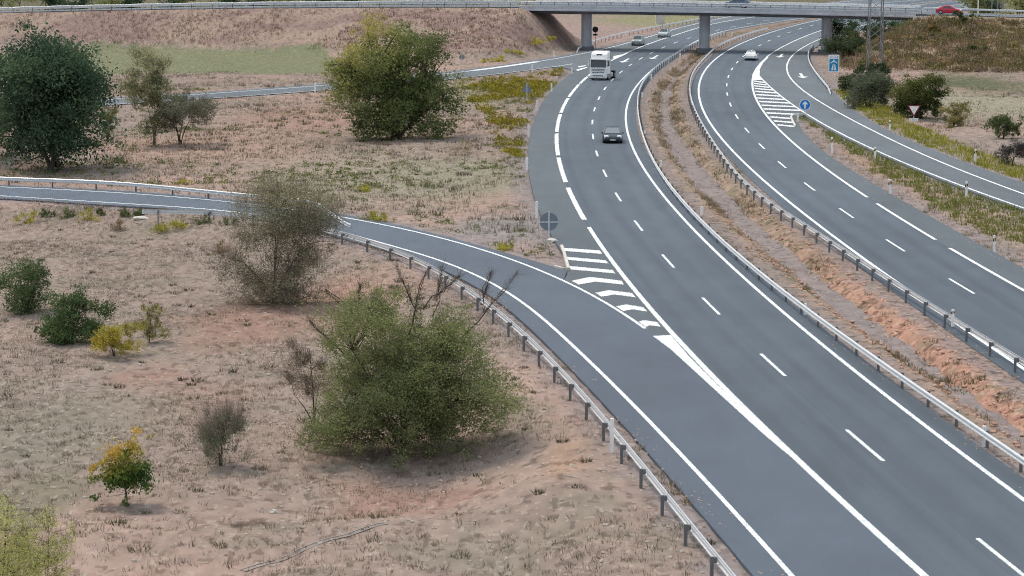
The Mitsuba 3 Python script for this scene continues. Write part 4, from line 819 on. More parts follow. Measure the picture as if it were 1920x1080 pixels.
def plant(name, label, category, xy, lobes, n, leaf, pal, seed, stems=3, nb=70, twigs=0, tw_len=(.5, 1.2), tw_w=.02, twig_pal=((.10, .08, .06), (.20, .16, .12)), trunk_r=.12, tint=None, clump=.16, aspect=.5, up=0.0, group=None, trunk_h=.3, bark='bark', extra=None, nclump=None, droop=-.25, boughs=None, sc=(1, 1)):
    rng = np.random.default_rng(seed); s = thing(name, label, category, group); X, Y = xy; base = np.array([X, Y, hz(X, Y) - .05])
    L = np.array(lobes, float) * np.array([sc[0], sc[0], sc[1], sc[0], sc[0], sc[1]]); vol = (L[:, 3] * L[:, 4] * L[:, 5]) ** .75; nc = nclump or max(24, n // 60)
    nB = max(7, int((boughs or 17) * len(L))); bi = rng.choice(len(L), nB, p=vol / vol.sum()); bd = rng.normal(size=(nB, 3)); bd /= np.linalg.norm(bd, axis=1, keepdims=True)
    BC = L[bi, :3] + bd * L[bi, 3:6] * np.where(rng.random(nB) < .3, rng.uniform(.15, .6, nB), rng.uniform(.58, 1.12, nB))[:, None]
    BR = L[bi, 3:6].min(1) * (.20 + .38 * rng.random(nB) ** 1.3); BC[:, 2] = np.maximum(BC[:, 2], BR * .5)
    bw = BR ** 2; cb = rng.choice(nB, nc, p=bw / bw.sum()); d = rng.normal(size=(nc, 3)); d /= np.linalg.norm(d, axis=1, keepdims=True)
    C = BC[cb] + d * (BR[cb] * rng.random(nc) ** (1 / 2.4))[:, None] * np.array([1.1, 1.1, .8]); C[:, 2] = np.maximum(C[:, 2], .06)
    d = d * .5 + bd[cb]; d /= np.linalg.norm(d, axis=1, keepdims=True)
    Rm = L[:, 3:6].mean(); sz = BR[cb] * (clump * 1.9) * rng.uniform(.6, 1.5, nc)
    top = (L[:, 2] + L[:, 5]).max()
    if extra: extra = [(tuple(np.array(a) * [sc[0], sc[0], sc[1]]), tuple(np.array(b) * [sc[0], sc[0], sc[1] * .93]), r0) for a, b, r0 in extra]
    # trunk, limbs and branches
    ms, limbs = [], []
    for k in range(stems):
        t = L[k % len(L), :3] * np.array([1, 1, 1.0]) + rng.normal(size=3) * L[k % len(L), 3:6] * .25; t[2] = max(t[2], top * .35)
        b0 = rng.normal(size=3) * np.array([1, 1, 0]) * trunk_r * (1.2 if stems > 1 else 0); mid = b0 + (t - b0) * .45 + rng.normal(size=3) * Rm * .08; mid[:2] *= .7
        q = np.linspace(0, 1, 9)[:, None]; cv = (1 - q) ** 2 * b0 + 2 * q * (1 - q) * (np.array([b0[0], b0[1], mid[2]]) * .5 + mid * .5) + q ** 2 * t
        cv[0, 2] -= .25; ms.append(tube(base + cv, trunk_r * (1.2 if stems == 1 else .85), trunk_r * .22, 7)); limbs.append(cv)
    LP = np.vstack([c[3:] for c in limbs])
    for k in rng.choice(nc, min(nb, nc), replace=False):
        c = C[k]; dist = np.linalg.norm(LP - c, axis=1) + np.maximum(LP[:, 2] - c[2], 0) * 1.5; st = LP[np.argmin(dist)]
        mid = (st + c) / 2 + rng.normal(size=3) * np.linalg.norm(c - st) * .10 + np.array([0, 0, .06 * np.linalg.norm(c - st)])
        q = np.linspace(0, 1, 5)[:, None]; ms.append(tube(base + (1 - q) ** 2 * st + 2 * q * (1 - q) * mid + q ** 2 * c, trunk_r * .30, trunk_r * .07, 4, False))
    if extra:
        for (a, b, r0) in extra: ms.append(tube(base + np.array(a) + (np.array(b) - np.array(a)) * np.linspace(0, 1, 5)[:, None] + rng.normal(size=(5, 3)) * .07, r0, r0 * .3, 5))
    part(s, 'trunk', mikit.ply(cat(ms), bark, True))
    # leaves, in clumps about the branch ends
    if n:
        w = sz ** 1.6; ci = rng.choice(nc, n, p=w / w.sum()); P = C[ci] + rng.normal(size=(n, 3)) * sz[ci][:, None] * np.array([1, 1, .75]); P[:, 2] = np.abs(P[:, 2])
        ctone = rng.random(nc); btone = rng.random(nB); tone = np.clip(.52 * btone[cb[ci]] + .24 * ctone[ci] + .24 * rng.random(n), 0, 1)
        if tint: tone = np.clip(tone * .75 + tint(P / np.array([Rm, Rm, top]), rng), 0, 1)
        col = pal_pick(pal, tone) * rng.uniform(.75, 1.25, (n, 1)) * LEAF_GAIN; col = col * .86 + .14 * col.mean(1, keepdims=True)
        dirs = rng.normal(size=(n, 3)) + np.array([0, 0, up + droop]) + .5 * d[ci]; l = leaf * rng.uniform(.6, 1.35, n)
        V, F, Cc = leaf_mesh(base + P, dirs, l, l * aspect * rng.uniform(.8, 1.25, n), np.clip(col, 0, 1), rng)
        part(s, 'crown', mikit.ply((V, F), 'foliage', color=Cc), kind='stuff')
    if twigs:
        ci = rng.choice(nc, twigs); A = C[ci] + rng.normal(size=(twigs, 3)) * sz[ci][:, None] * .6; A[:, 2] = np.maximum(A[:, 2], .05)
        D = d[ci] * .7 + rng.normal(size=(twigs, 3)) * .5 + np.array([0, 0, .55 + up]); D /= np.linalg.norm(D, axis=1, keepdims=True)
        V, F, Cc = sticks(base + A, base + A + D * rng.uniform(*tw_len, (twigs, 1)), tw_w, pal_pick(twig_pal, rng.random(twigs)), rng)
        if extra:
            for (a, b, r0) in extra:
                m = 130; q = rng.uniform(.25, 1, (m, 1)); e = np.array(b) - np.array(a); A2 = base + np.array(a) + e * q; D2 = e / np.linalg.norm(e) + rng.normal(size=(m, 3)) * .55; D2 /= np.linalg.norm(D2, axis=1, keepdims=True)
                v2, f2, c2 = sticks(A2, A2 + D2 * rng.uniform(.25, .8, (m, 1)), tw_w * .9, pal_pick(twig_pal, rng.random(m) * .6), rng); F = np.vstack([F, f2 + len(V)]); V = np.vstack([V, v2]); Cc = np.vstack([Cc, c2])
        part(s, 'twigs', mikit.ply((V, F), 'twig', color=Cc), kind='stuff')
    return s
DARK = ((.020, .042, .027), (.034, .064, .038), (.052, .092, .048), (.09, .135, .065))
OLIVE = ((.048, .068, .024), (.085, .11, .036), (.14, .16, .05), (.27, .24, .06))
BUSH = ((.068, .088, .036), (.125, .15, .056), (.20, .215, .085), (.29, .275, .125))
GREYG = ((.075, .085, .062), (.12, .125, .09), (.17, .17, .12))
YEL = ((.13, .13, .02), (.24, .21, .025), (.36, .29, .035))
AUT = ((.028, .065, .015), (.08, .12, .02), (.30, .22, .03), (.42, .26, .04))
BROWN = ((.15, .115, .075), (.22, .165, .105), (.29, .215, .135))
plant('broad_tree', 'large dark green tree at the left edge behind the ramp guardrail', 'tree', (-41.01,195.37), [(0, 0, 7.2, 4.2, 4.0, 4.6), (-1.8, .5, 5.0, 3.6, 3.4, 4.2), (2.6, -.3, 4.4, 2.6, 2.6, 3.4), (.2, -.6, 2.2, 4.4, 3.2, 2.3), (0, -.5, 1.2, 3.6, 2.6, 1.3), (-3, -.3, 1.6, 2.4, 2.2, 1.6), (3, -.3, 1.5, 2, 2, 1.5), (3.6, .2, 6.2, 1.6, 1.6, 1.8), (-.6, 0, 10.2, 2.6, 2.4, 2.0)], 52000, .30, DARK, 11, 4, 90, 500, (.5, 1.1), .03, trunk_r=.28, clump=.15, sc=(1.12, 1.12))
plant('broad_tree', 'dark tree cut off by the left edge of the photo, behind the large one', 'tree', (-50.66,205.84), [(0, 0, 6.6, 3.4, 3.2, 4.6), (.8, 0, 3.0, 3.2, 3, 2.8)], 16000, .30, DARK, 12, 3, 50, trunk_r=.25)
plant('bush', 'small brownish bush touching the right side of the large dark tree', 'bush', (-40.77,222.40), [(0, 0, 1.7, .9, .9, 1.6)], 1800, .2, BUSH, 13, 3, 20, 200, (.4, .8), .03, trunk_r=.07)
plant('slender_tree', 'pale green feathery young tree in the dry field left of the big tree', 'tree', (-35.56,219.10), [(0, 0, 3.0, 1.2, 1.1, 2.8), (-.2, 0, 6.0, 1.5, 1.3, 2.3), (.7, .1, 6.6, 1.0, .9, 1.7), (0, 0, 1.2, .9, .8, 1.1), (.1, 0, 4.6, 1.4, 1.2, 1.7), (.1, -.1, 3.4, 1.3, 1.1, 1.4)], 13000, .24, ((.075, .09, .05), (.13, .145, .075), (.21, .215, .11), (.30, .28, .17)), 14, 5, 60, 900, (.6, 1.3), .03, trunk_r=.07, up=1.0, aspect=.35, bark='bark_grey', tint=lambda p, r: .25 * p[:, 2], sc=(1.5, 1.1))
plant('small_tree', 'grey leafed small tree with forked trunk beside the feathery one', 'tree', (-33.01,219.10), [(.2, 0, 3.3, 2.1, 1.9, 1.7), (-.5, 0, 2.5, 1.5, 1.3, 1.3), (1.3, .1, 2.8, 1.2, 1.2, 1.1)], 9500, .20, GREYG, 15, 4, 60, 900, (.5, 1.1), .03, trunk_r=.08, aspect=.4, sc=(1.3, 1.1))
plant('broad_tree', 'big rounded olive green tree with yellowing top left in the middle field', 'tree', (-11.98,227.06), [(-.6, 0, 7.2, 4.6, 4.2, 3.6), (-3.0, 0, 6.8, 2.9, 2.7, 3.2), (2.6, .2, 6.4, 3.2, 3.0, 3.4), (.6, -.5, 3.4, 5.0, 4.0, 3.0), (3.6, -.2, 2.8, 2.4, 2.2, 2.4), (-3.4, -.3, 3.4, 2.0, 2.0, 2.4), (0, 0, 9.6, 3.4, 3.0, 1.7), (0, -2.4, 1.5, 3.4, 1.6, 1.5), (-2.2, -1.5, 1.6, 2.2, 1.6, 1.6)], 46000, .27, OLIVE, 16, 5, 110, 900, (.5, 1.1), .03, trunk_r=.26, clump=.14, tint=lambda p, r: .75 * np.clip(p[:, 2] * 1.3 - .55 - .22 * p[:, 0], 0, 1) - .08, sc=(1.16, 1.09))
plant('thorn_bush', 'tall grey brown bush with sparse leaves against the entry ramp', 'bush', (-14.23,129.67), [(.7, .2, 3.9, 1.9, 1.8, 2.0), (-1.0, 0, 1.7, 1.8, 1.6, 1.4), (.9, -.2, 1.6, 1.9, 1.7, 1.5), (.2, .2, 5.4, 1.1, 1.1, .9), (2.2, .3, 2.9, 1.3, 1.2, 1.2), (-1.3, -.1, .8, 1.5, 1.3, .8), (.4, -.2, .8, 1.6, 1.3, .8), (1.5, 0, 1.0, 1.3, 1.2, .9)], 36000, .105, ((.08, .082, .052), (.125, .125, .078), (.18, .175, .105), (.24, .235, .12)), 17, 7, 190, 6000, (.4, 1.2), .018, ((.13, .105, .085), (.22, .18, .145), (.32, .265, .215)), trunk_r=.07, tint=lambda p, r: .45 * np.clip(p[:, 2] * 2 - 1.2, 0, 1), clump=.2, sc=(1.3, 1.2))
plant('thorn_bush', 'largest bush, green with bare branches on top, in the foreground by the ramp', 'bush', (-4.73,91.83), [(.1, 0, 3.2, 2.5, 2.2, 2.6), (-1.9, -.1, 2.0, 1.7, 1.6, 1.9), (1.6, 0, 2.6, 1.9, 1.8, 2.2), (-.4, -.3, 1.3, 2.5, 1.9, 1.3), (1.7, -.2, 1.3, 1.6, 1.4, 1.2), (-.9, .2, 4.4, 1.7, 1.5, 1.4), (1.6, .1, 4.5, 1.2, 1.2, 1.2), (0, -.5, .7, 2.7, 1.9, .75), (-1.8, -.1, .7, 1.5, 1.3, .75), (1.8, -.1, .8, 1.5, 1.3, .75), (.2, -.3, 2.0, 2.4, 1.9, 1.5), (-2.4, -.5, 1.1, 1.3, 1.2, 1.1), (.3, -1.3, .9, 1.9, 1.0, .9), (-1.3, -1.2, .9, 1.5, 1.0, .9), (1.6, -1.0, .9, 1.4, 1.0, .9), (.2, -1.2, 1.6, 1.6, 1.0, 1.0)], 120000, .10, BUSH, 18, 9, 240, 7500, (.3, .85), .014, ((.085, .07, .058), (.17, .14, .115), (.27, .225, .18)), trunk_r=.08, clump=.11, extra=[((.3, 0, 4.2), (.9, .1, 7.0), .036), ((.6, .1, 5.0), (-.1, .2, 7.1), .026), ((.8, 0, 5.2), (2.1, .2, 6.8), .03), ((1.2, 0, 5.0), (1.5, .1, 7.2), .024), ((2.2, 0, 4.2), (4.1, .2, 6.9), .036), ((2.8, .1, 5.2), (3.2, .1, 6.9), .025), ((-1.0, 0, 4.4), (-2.6, .2, 6.2), .045), ((-1.5, .1, 4.9), (-1.4, .2, 6.5), .03), ((-2.0, 0, 3.6), (-3.2, .1, 5.1), .04)], nclump=1500, tint=lambda p, r: .18 * np.clip(p[:, 2] * 1.5 - .4, 0, 1) - .02, sc=(1.2, 1.22))
plant('bare_tree', 'thin nearly leafless sapling just left of the largest bush', 'tree', (-8.89,96.70), [(-.2, 0, 2.4, .95, .8, 1.0), (.3, 0, 1.7, .6, .6, .7), (-.5, 0, 1.5, .6, .5, .6)], 1500, .075, BROWN, 19, 3, 70, 1500, (.25, .7), .013, ((.09, .075, .06), (.18, .15, .12)), trunk_r=.05, clump=.34, sc=(1.2, 1.1))
plant('bush', 'dark green bush with russet top at the left edge, further of the pair', 'bush', (-28.25,126.91), [(0, 0, 1.3, 1.45, 1.3, 1.3), (.5, .1, 2.2, .8, .8, .75), (0, -.2, .6, 1.4, 1.1, .6)], 9500, .12, ((.028, .052, .020), (.05, .085, .03), (.085, .125, .045), (.17, .12, .055)), 20, 6, 60, 500, (.3, .6), .018, trunk_r=.05, tint=lambda p, r: .3 * np.clip(p[:, 2] * 2 - 1.2, 0, 1) - .05, sc=(1.12, 1.08))
plant('bush', 'dark green dense bush at the left, nearer of the pair', 'bush', (-24.07,118.36), [(0, 0, 1.25, 1.8, 1.5, 1.25), (.3, 0, 2.0, 1.0, .9, .9), (-1.1, 0, .7, .8, .8, .7), (.2, -.2, .55, 1.7, 1.2, .55)], 14000, .12, ((.028, .052, .020), (.05, .085, .03), (.085, .125, .045)), 21, 6, 60, 400, (.3, .6), .018, trunk_r=.05, sc=(1.1, 1.05))
plant('bush', 'low golden green bush beside the dark pair at the left', 'bush', (-20.97,114.35), [(0, 0, .85, .85, .8, .85)], 5600, .10, YEL, 22, 5, 30, 400, (.2, .5), .016, ((.2, .17, .06), (.3, .25, .09)), trunk_r=.03, up=.6, sc=(1.2, 1.1))
plant('bush', 'thin yellowish shrub just right of the golden bush', 'bush', (-19.75,118.04), [(0, 0, 1.2, .62, .6, .95), (.2, 0, 1.8, .4, .4, .5)], 2800, .10, ((.14, .14, .06), (.22, .20, .07), (.3, .27, .1)), 23, 4, 30, 500, (.2, .5), .015, trunk_r=.03, up=.6, sc=(1.3, 1.1))
plant('young_tree', 'small young tree with green leaves below and orange yellow leaves on top', 'tree', (-14.89,82.94), [(-.15, 0, 1.5, .85, .75, .75), (.1, 0, 2.35, .68, .6, .72), (-.6, 0, 1.15, .5, .5, .6), (.55, 0, 1.05, .55, .5, .5), (0, 0, 2.85, .35, .35, .35), (-.1, -.1, .8, .7, .6, .45)], 4600, .145, AUT, 24, 2, 50, 120, (.2, .4), .012, trunk_r=.035, tint=lambda p, r: .75 * np.clip(p[:, 2] * 1.7 - .62 - .25 * p[:, 0], 0, 1) - .28, aspect=.42, bark='bark_grey', droop=-.8, clump=.22, sc=(1.35, 1.0))
plant('broom_shrub', 'upright grey green shrub with thin brown twigs in the foreground field', 'bush', (-12.07,88.95), [(0, 0, .95, .72, .65, .95), (.1, 0, 1.6, .6, .55, .7), (0, 0, .5, .6, .6, .5)], 5200, .10, ((.075, .095, .055), (.11, .13, .078), (.16, .18, .11)), 25, 8, 70, 1500, (.5, 1.3), .011, ((.2, .175, .135), (.29, .245, .2), (.38, .32, .27)), trunk_r=.03, up=1.3, aspect=.3, sc=(1.5, 1.25))
plant('light_shrub', 'pale yellow green shrub cut by the bottom left corner', 'bush', (-16.66,69.81), [(.1, 0, 2.3, 1.2, 1.0, 1.4), (.2, 0, 1.2, 1.2, 1.0, 1.1), (.3, 0, 3.2, .7, .7, .7)], 11000, .085, ((.20, .225, .06), (.31, .325, .10), (.42, .41, .15)), 26, 5, 70, 900, (.3, .6), .011, ((.10, .08, .06), (.2, .18, .12)), trunk_r=.035, up=.4, aspect=.35, sc=(1.25, 1.12))
plant('light_shrub', 'pale yellow green shrub at the bottom, right of the corner one', 'bush', (-15.01,68.95), [(0, 0, 1.6, .85, .75, 1.1), (.2, 0, 2.4, .6, .6, .7)], 6000, .085, ((.19, .21, .06), (.29, .30, .10), (.40, .38, .15)), 27, 5, 60, 700, (.3, .6), .011, ((.10, .08, .06), (.2, .18, .12)), trunk_r=.03, up=.4, aspect=.35, sc=(1.25, 1.15))
# right side
plant('bush', 'grey green bush behind the motorway sign, left of the yield sign', 'bush', (42.19,260.68), [(0, 0, 2.4, 2.5, 2.2, 2.1), (-1.1, 0, 1.6, 1.7, 1.6, 1.4), (1.3, .1, 1.7, 1.6, 1.5, 1.4)], 9000, .24, ((.05, .065, .042), (.08, .10, .062), (.13, .14, .085)), 30, 6, 60, 900, (.5, 1), .035, trunk_r=.08, sc=(1.12, 1.0))
plant('bush', 'bushy tree, olive brown and dark green, right behind the yield sign', 'tree', (45.96,249.52), [(-.7, 0, 3.6, 2.3, 2.2, 2.4), (1.2, 0, 2.4, 2.3, 2.0, 2.0), (-1.2, 0, 1.9, 2.0, 1.8, 1.7), (.1, .1, 4.7, 1.6, 1.5, 1.3)], 15000, .24, ((.025, .045, .015), (.055, .075, .02), (.10, .105, .03), (.18, .13, .055)), 31, 6, 70, 600, (.5, 1), .03, trunk_r=.1, tint=lambda p, r: .35 * np.clip(p[:, 2] * 1.4 - .3 - .35 * p[:, 0], 0, 1) - .12, sc=(1.08, .86))
plant('bush', 'low yellowish bush in the pale field right of the yield sign', 'bush', (48.10,239.91), [(0, 0, 1.3, 1.35, 1.2, 1.2), (-.6, 0, .5, 1.0, .9, .5)], 3200, .2, ((.08, .09, .03), (.16, .15, .05), (.26, .21, .09)), 32, 5, 30, 200, (.3, .6), .03, trunk_r=.05, sc=(1.15, 1.05))
plant('bush', 'rounded green bush in the pale field near the right edge', 'bush', (49.79,223.31), [(0, 0, 1.5, 1.4, 1.3, 1.25), (.5, 0, .9, 1.1, 1, .9)], 4500, .18, ((.03, .05, .018), (.06, .085, .03), (.12, .13, .05)), 33, 5, 40, 250, (.3, .6), .026, trunk_r=.05, sc=(1.2, 1.05))
plant('bush', 'dark purplish grey shrub at the right edge below the rounded bush', 'bush', (44.82,196.97), [(0, 0, 1.3, 1.0, .9, 1.2)], 2600, .14, ((.025, .025, .028), (.05, .05, .05), (.09, .085, .08)), 34, 5, 40, 800, (.3, .7), .022, ((.05, .045, .045), (.11, .095, .09)), trunk_r=.05, sc=(1.2, 1.0))
for i, (pt, hh, ww, lab) in enumerate([((43.78,283.49), 3.2, 2.4, 'dark shrub right behind the motorway sign post'), ((50.35,335.52), 4.4, 2.6, 'dark green shrub beneath the bridge, right of the right column'), ((56.08,357.33), 5.2, 3.2, 'dark green tree beneath the bridge, left of the lattice mast'), ((65.01,388.88), 5.4, 3.4, 'dark green tree beneath the bridge, right of the lattice mast'), ((50.74,309.51), 2.6, 2.6, 'olive shrub at the foot of the lattice mast'), ((55.41,378.85), 4.6, 2.5, 'dark green shrub just right of the right bridge column')]):
    plant('bush', lab, 'bush', pt, [(0, 0, hh * .52, ww, ww * .9, hh * .48), (.3 * ww, 0, hh * .3, ww * .8, ww * .7, hh * .3)], 5000, .26, ((.02, .038, .018), (.042, .06, .028), (.085, .095, .04)), 40 + i, 5, 40, 250, (.5, .9), .035, trunk_r=.08)
for i, (u, d, hh, ww, lab) in enumerate([(66, 15, 1.9, 2.8, 'dark green scrub bush on top of the right bank below the red car'), (80, 13, 1.6, 2.0, 'yellow green bush high on the right bank, below the guardrail'), (62, 24, 1.8, 2.2, 'golden brown bush on the left shoulder of the right bank'), (84, 34, 1.5, 2.3, 'purplish grey bush midway up the right bank'), (70, 38, 1.4, 2.4, 'olive bush low on the right bank above the wooden frame')]):
    p = axis_pt(u, d); plant('bush', lab, 'bush', (float(p[0]), float(p[1])), [(0, 0, hh * .5, ww, ww * .8, hh * .55)], 3000, .22, [((.02, .035, .014), (.05, .065, .024), (.09, .1, .04)), ((.09, .1, .03), (.17, .16, .05), (.25, .22, .08)), ((.09, .07, .025), (.16, .12, .04), (.24, .18, .06)), ((.07, .055, .05), (.12, .095, .085), (.18, .14, .12)), ((.06, .06, .022), (.1, .1, .04), (.16, .14, .06))][i], 50 + i, 5, 25, 200, (.3, .6), .035, trunk_r=.05)
for i, (X, Yv, hh, ww, lab) in enumerate([(60.5, 402, 5.6, 2.8, 'dark tree behind the bridge, just right of the right column'), (65.5, 400, 5.8, 3.0, 'dark tree behind the bridge, second right of the right column'), (70.5, 398, 5.6, 3.0, 'dark tree behind the bridge, level with the lattice mast'), (75.5, 396, 5.4, 2.8, 'dark tree behind the bridge, against the right abutment'), (67.5, 388, 4.2, 2.6, 'low dark bush in the shade behind the lattice mast')]):
    plant('far_tree', lab, 'tree', (X, Yv), [(0, 0, hh * .5, ww, ww * .9, hh * .5), (.3 * ww, 0, hh * .3, ww * .9, ww * .8, hh * .3)], 3500, .34, DARK, 60 + i, 4, 25, trunk_r=.1)
# trees beyond the overpass: on the left one row, on the right a clump
ORD = 'first second third fourth fifth sixth seventh eighth ninth tenth eleventh twelfth thirteenth fourteenth fifteenth sixteenth seventeenth eighteenth nineteenth'.split()
FAR_L = ['dark tree at the top edge beyond the overpass, %s of the row from the left' % o for o in ORD]
FAR_R = ['dark green tree in the top right corner, %s of its clump from the left' % o for o in ORD[:6]]
for i in range(19):
    rng = np.random.default_rng(200 + i); X = -128 + i * 6.6 + rng.uniform(-1, 1); Yv = 470 + rng.uniform(-6, 10) - .12 * X
    plant('far_tree', FAR_L[i], 'tree', (X, Yv), [(0, 0, 4.6, 3.6, 3, 4.2), (1.2, 0, 6.4, 2.4, 2.2, 2.6)], 2600, .5, DARK if i % 3 else BUSH, 210 + i, 2, 12, trunk_r=.22, group='trees beyond the overpass, top left', clump=.2)
for i, (X, Yv) in enumerate([(100.5, 482), (105, 490), (109, 479), (114, 486), (118.5, 480), (123, 488)]):
    plant('far_tree', FAR_R[i], 'tree', (X, Yv), [(0, 0, 4.4, 3.4, 3, 4.2), (-.8, 0, 6.6, 2.4, 2.2, 2.6)], 3000, .5, DARK if i % 2 else BUSH, 240 + i, 2, 12, trunk_r=.22, group='trees beyond the overpass, top right', clump=.2)
# low roadside shrubs that stand out one by one
YSH = ((.14, .15, .02), (.28, .26, .03), (.44, .38, .05)); GSH = ((.05, .075, .03), (.09, .12, .045), (.16, .17, .07))
for i, (pt, w, h, pal, lab) in enumerate([
    ((-36.08,163.42), 1.5, .75, YSH, 'bright yellow green shrub by the ramp at the far left'), ((-34.75,164.67), .9, .5, GSH, 'small green shrub by the ramp, second from the left edge'), ((-33.45,164.36), 1.1, .6, GSH, 'green shrub by the ramp, third from the left edge'),
    ((-31.65,163.11), 1.3, .75, YSH, 'yellow shrub by the ramp, left of the flat stone'), ((-30.75,164.05), .6, .45, GSH, 'tiny green shrub by the ramp between two yellow ones'), ((-28.88,159.78), .9, .7, BROWN, 'dull tan shrub just left of the flat stone'),
    ((-28.72,163.42), .7, .5, GSH, 'dark green tuft at the edge of the ramp above the flat stone'), ((-27.77,163.42), .9, .6, GSH, 'yellowish green tuft at the end of the ramp guardrail'), ((-25.34,158.31), 1.1, .8, YSH, 'bright yellow shrub below the ramp guardrail, left of two'),
    ((-23.91,158.31), 1.0, .8, YSH, 'bright yellow shrub below the ramp guardrail, right of two'), ((-22.29,158.89), 1.1, .6, GSH, 'green shrub below the ramp guardrail near the grey bush'), ((-20.41,157.44), 1.1, .6, GSH, 'green shrub touching the left side of the grey bush'),
    ((-19.94,150.01), 1.2, .7, BROWN, 'olive brown low bush left of the tall grey bush'), ((-27.31,182.82), .9, .6, YSH, 'lone yellow shrub above the ramp guardrail'), ((-12.03,179.41), 1.1, .7, YSH, 'lone yellow green shrub in the middle field'),
    ((-10.33,160.08), 1.2, .7, YSH, 'yellow tussock on the upper edge of the ramp, left half'), ((-9.37,158.89), 1.2, .75, YSH, 'yellow tussock on the upper edge of the ramp, right half'), ((-0.60,144.93), 1.6, .55, YSH, 'yellow mat of flowers on the nose between ramp and carriageway'),
    ((-4.55,208.82), 2.6, 1.3, BROWN, 'brown grey shrub at the right foot of the big tree'), ((14.12,131.74), .5, .5, GSH, 'small dark shrub in the red ditch'), ((17.29,129.15), .6, .8, ((.10, .085, .035), (.16, .14, .05), (.2, .18, .06)), 'small olive shrub in the red ditch above the marker post'),
    ((-2.55,353.03), 3.0, 1.0, YSH, 'yellow shrub beside the exit road, left end of the row'), ((0.44,361.73), 3.2, 1.1, YSH, 'yellow shrub beside the exit road, in the middle of the row'), ((3.58,372.44), 3.2, 1.1, YSH, 'yellow shrub beside the exit road, right end of the row'), ((6.41,380.48), 3.0, 1.1, YSH, 'yellow shrub on the bank foot near the left column')]):
    plant('low_shrub', lab, 'shrub', pt, [(0, 0, h * .45, w * .62, w * .5, h * .55), (w * .3, 0, h * .3, w * .4, w * .4, h * .4), (-w * .32, 0, h * .3, w * .4, w * .4, h * .4)], int(500 + 400 * w), .10 if pt[1] < 220 else .2, pal, 300 + i, 3, 8, 120, (.2, .45), .02 if pt[1] < 220 else .05, tuple(np.array(pal[k]) * .8 for k in (0, 1)), trunk_r=.02, up=.8, clump=.3, aspect=.35)

# ------------------------------------------------------------------ ground cover that nobody could count
def tufts(X, Y, Z, h, spread, k, w, pal, rng, lean=.45):
    n = len(X); X, Y, Z = (np.repeat(a, k) for a in (X, Y, Z)); H = np.repeat(np.broadcast_to(h, n), k) * rng.uniform(.55, 1.25, n * k); S = np.repeat(np.broadcast_to(spread, n), k); Wd = np.repeat(np.broadcast_to(w, n), k)
    a = rng.uniform(0, 2 * math.pi, n * k); r = S * np.sqrt(rng.random(n * k)); bx, by = X + r * np.cos(a), Y + r * np.sin(a); b = rng.uniform(0, math.pi, n * k)
    ox, oy = np.cos(b) * Wd / 2, np.sin(b) * Wd / 2; tx, ty = bx + np.cos(a) * H * lean * rng.random(n * k) * 1.4, by + np.sin(a) * H * lean * rng.random(n * k) * 1.4
    V = np.stack([np.c_[bx - ox, by - oy, Z - .04], np.c_[bx + ox, by + oy, Z - .04], np.c_[tx, ty, Z + H]], 1).reshape(-1, 3)
    tone = np.clip(np.repeat(rng.random(n), k) * .6 + rng.random(n * k) * .4, 0, 1); C = pal_pick(pal, tone) * rng.uniform(.8, 1.2, (n * k, 1))
    return V, np.arange(3 * n * k).reshape(-1, 3), np.repeat(C, 3, axis=0)
def domes(X, Y, Z, rad, hgt, k, leaf, pal, rng):
    """Low rounded shrublets of small leaves."""
    n = len(X); d = rng.normal(size=(n * k, 3)); d /= np.linalg.norm(d, axis=1, keepdims=True); d[:, 2] = np.abs(d[:, 2]); rr = rng.random(n * k) ** .4; lump = 1 + .3 * np.sin(3 * np.arctan2(d[:, 1], d[:, 0]) + np.repeat(rng.uniform(0, 6, n), k))
    R_, H_ = np.repeat(np.broadcast_to(rad, n), k) * rr * lump, np.repeat(np.broadcast_to(hgt, n), k) * rr
    C = np.c_[np.repeat(X, k) + d[:, 0] * R_, np.repeat(Y, k) + d[:, 1] * R_, np.repeat(Z, k) + d[:, 2] * H_]; l = leaf * rng.uniform(.6, 1.3, n * k)
    tone = np.clip(np.repeat(rng.random(n), k) * .65 + rng.random(n * k) * .35, 0, 1)
    return leaf_mesh(C, rng.normal(size=(n * k, 3)) + [0, 0, .5], l, l * .5, pal_pick(pal, tone) * rng.uniform(.8, 1.2, (n * k, 1)), rng)
def scatter(n, x0, x1, y0, y1, rng, mask=None, clear=.5):
    X, Y = rng.uniform(x0, x1, n), rng.uniform(y0, y1, n); Z, sd = height(X, Y); ok = sd > clear
    if mask is not None: ok &= mask(X, Y, sd)
    return X[ok], Y[ok], Z[ok]
def stuff(name, label, category, pieces):
    vs, fs, cs, n = [], [], [], 0
    for v, f, c in pieces: vs.append(v); fs.append(f + n); cs.append(c); n += len(v)
    single(name, mikit.ply((np.vstack(vs), np.vstack(fs)), 'grass', color=np.clip(np.vstack(cs), 0, 1)), label, category, kind='stuff')
R = np.random.default_rng(77)
DRY = ((.13, .105, .075), (.24, .19, .14), (.38, .31, .235), (.46, .38, .29)); DRYD = ((.13, .115, .08), (.20, .17, .125), (.28, .235, .175)); GRN = ((.10, .13, .045), (.18, .205, .075), (.30, .30, .12))
infield = lambda X, Y, sd: ramp_side(X, Y) > 0
pc = []
dens = lambda X, Y, s, a, b: R.random(len(X)) < ss(a, b, vfbm(X * .16, Y * .12, s))
A = scatter(60000, -40, 16, 62, 178, R, lambda X, Y, sd: infield(X, Y, sd) & dens(X, Y, 3, .42, .64)); pc.append(tufts(*A, R.uniform(.08, .26, len(A[0])) * .75, .15, 6, .03, DRY, R, .8))
A = scatter(9500, -40, 16, 62, 178, R, lambda X, Y, sd: infield(X, Y, sd) & dens(X, Y, 8, .42, .7)); pc.append(tufts(*A, R.uniform(.10, .34, len(A[0])) * .7, .2, 9, .035, DRYD, R, .9))
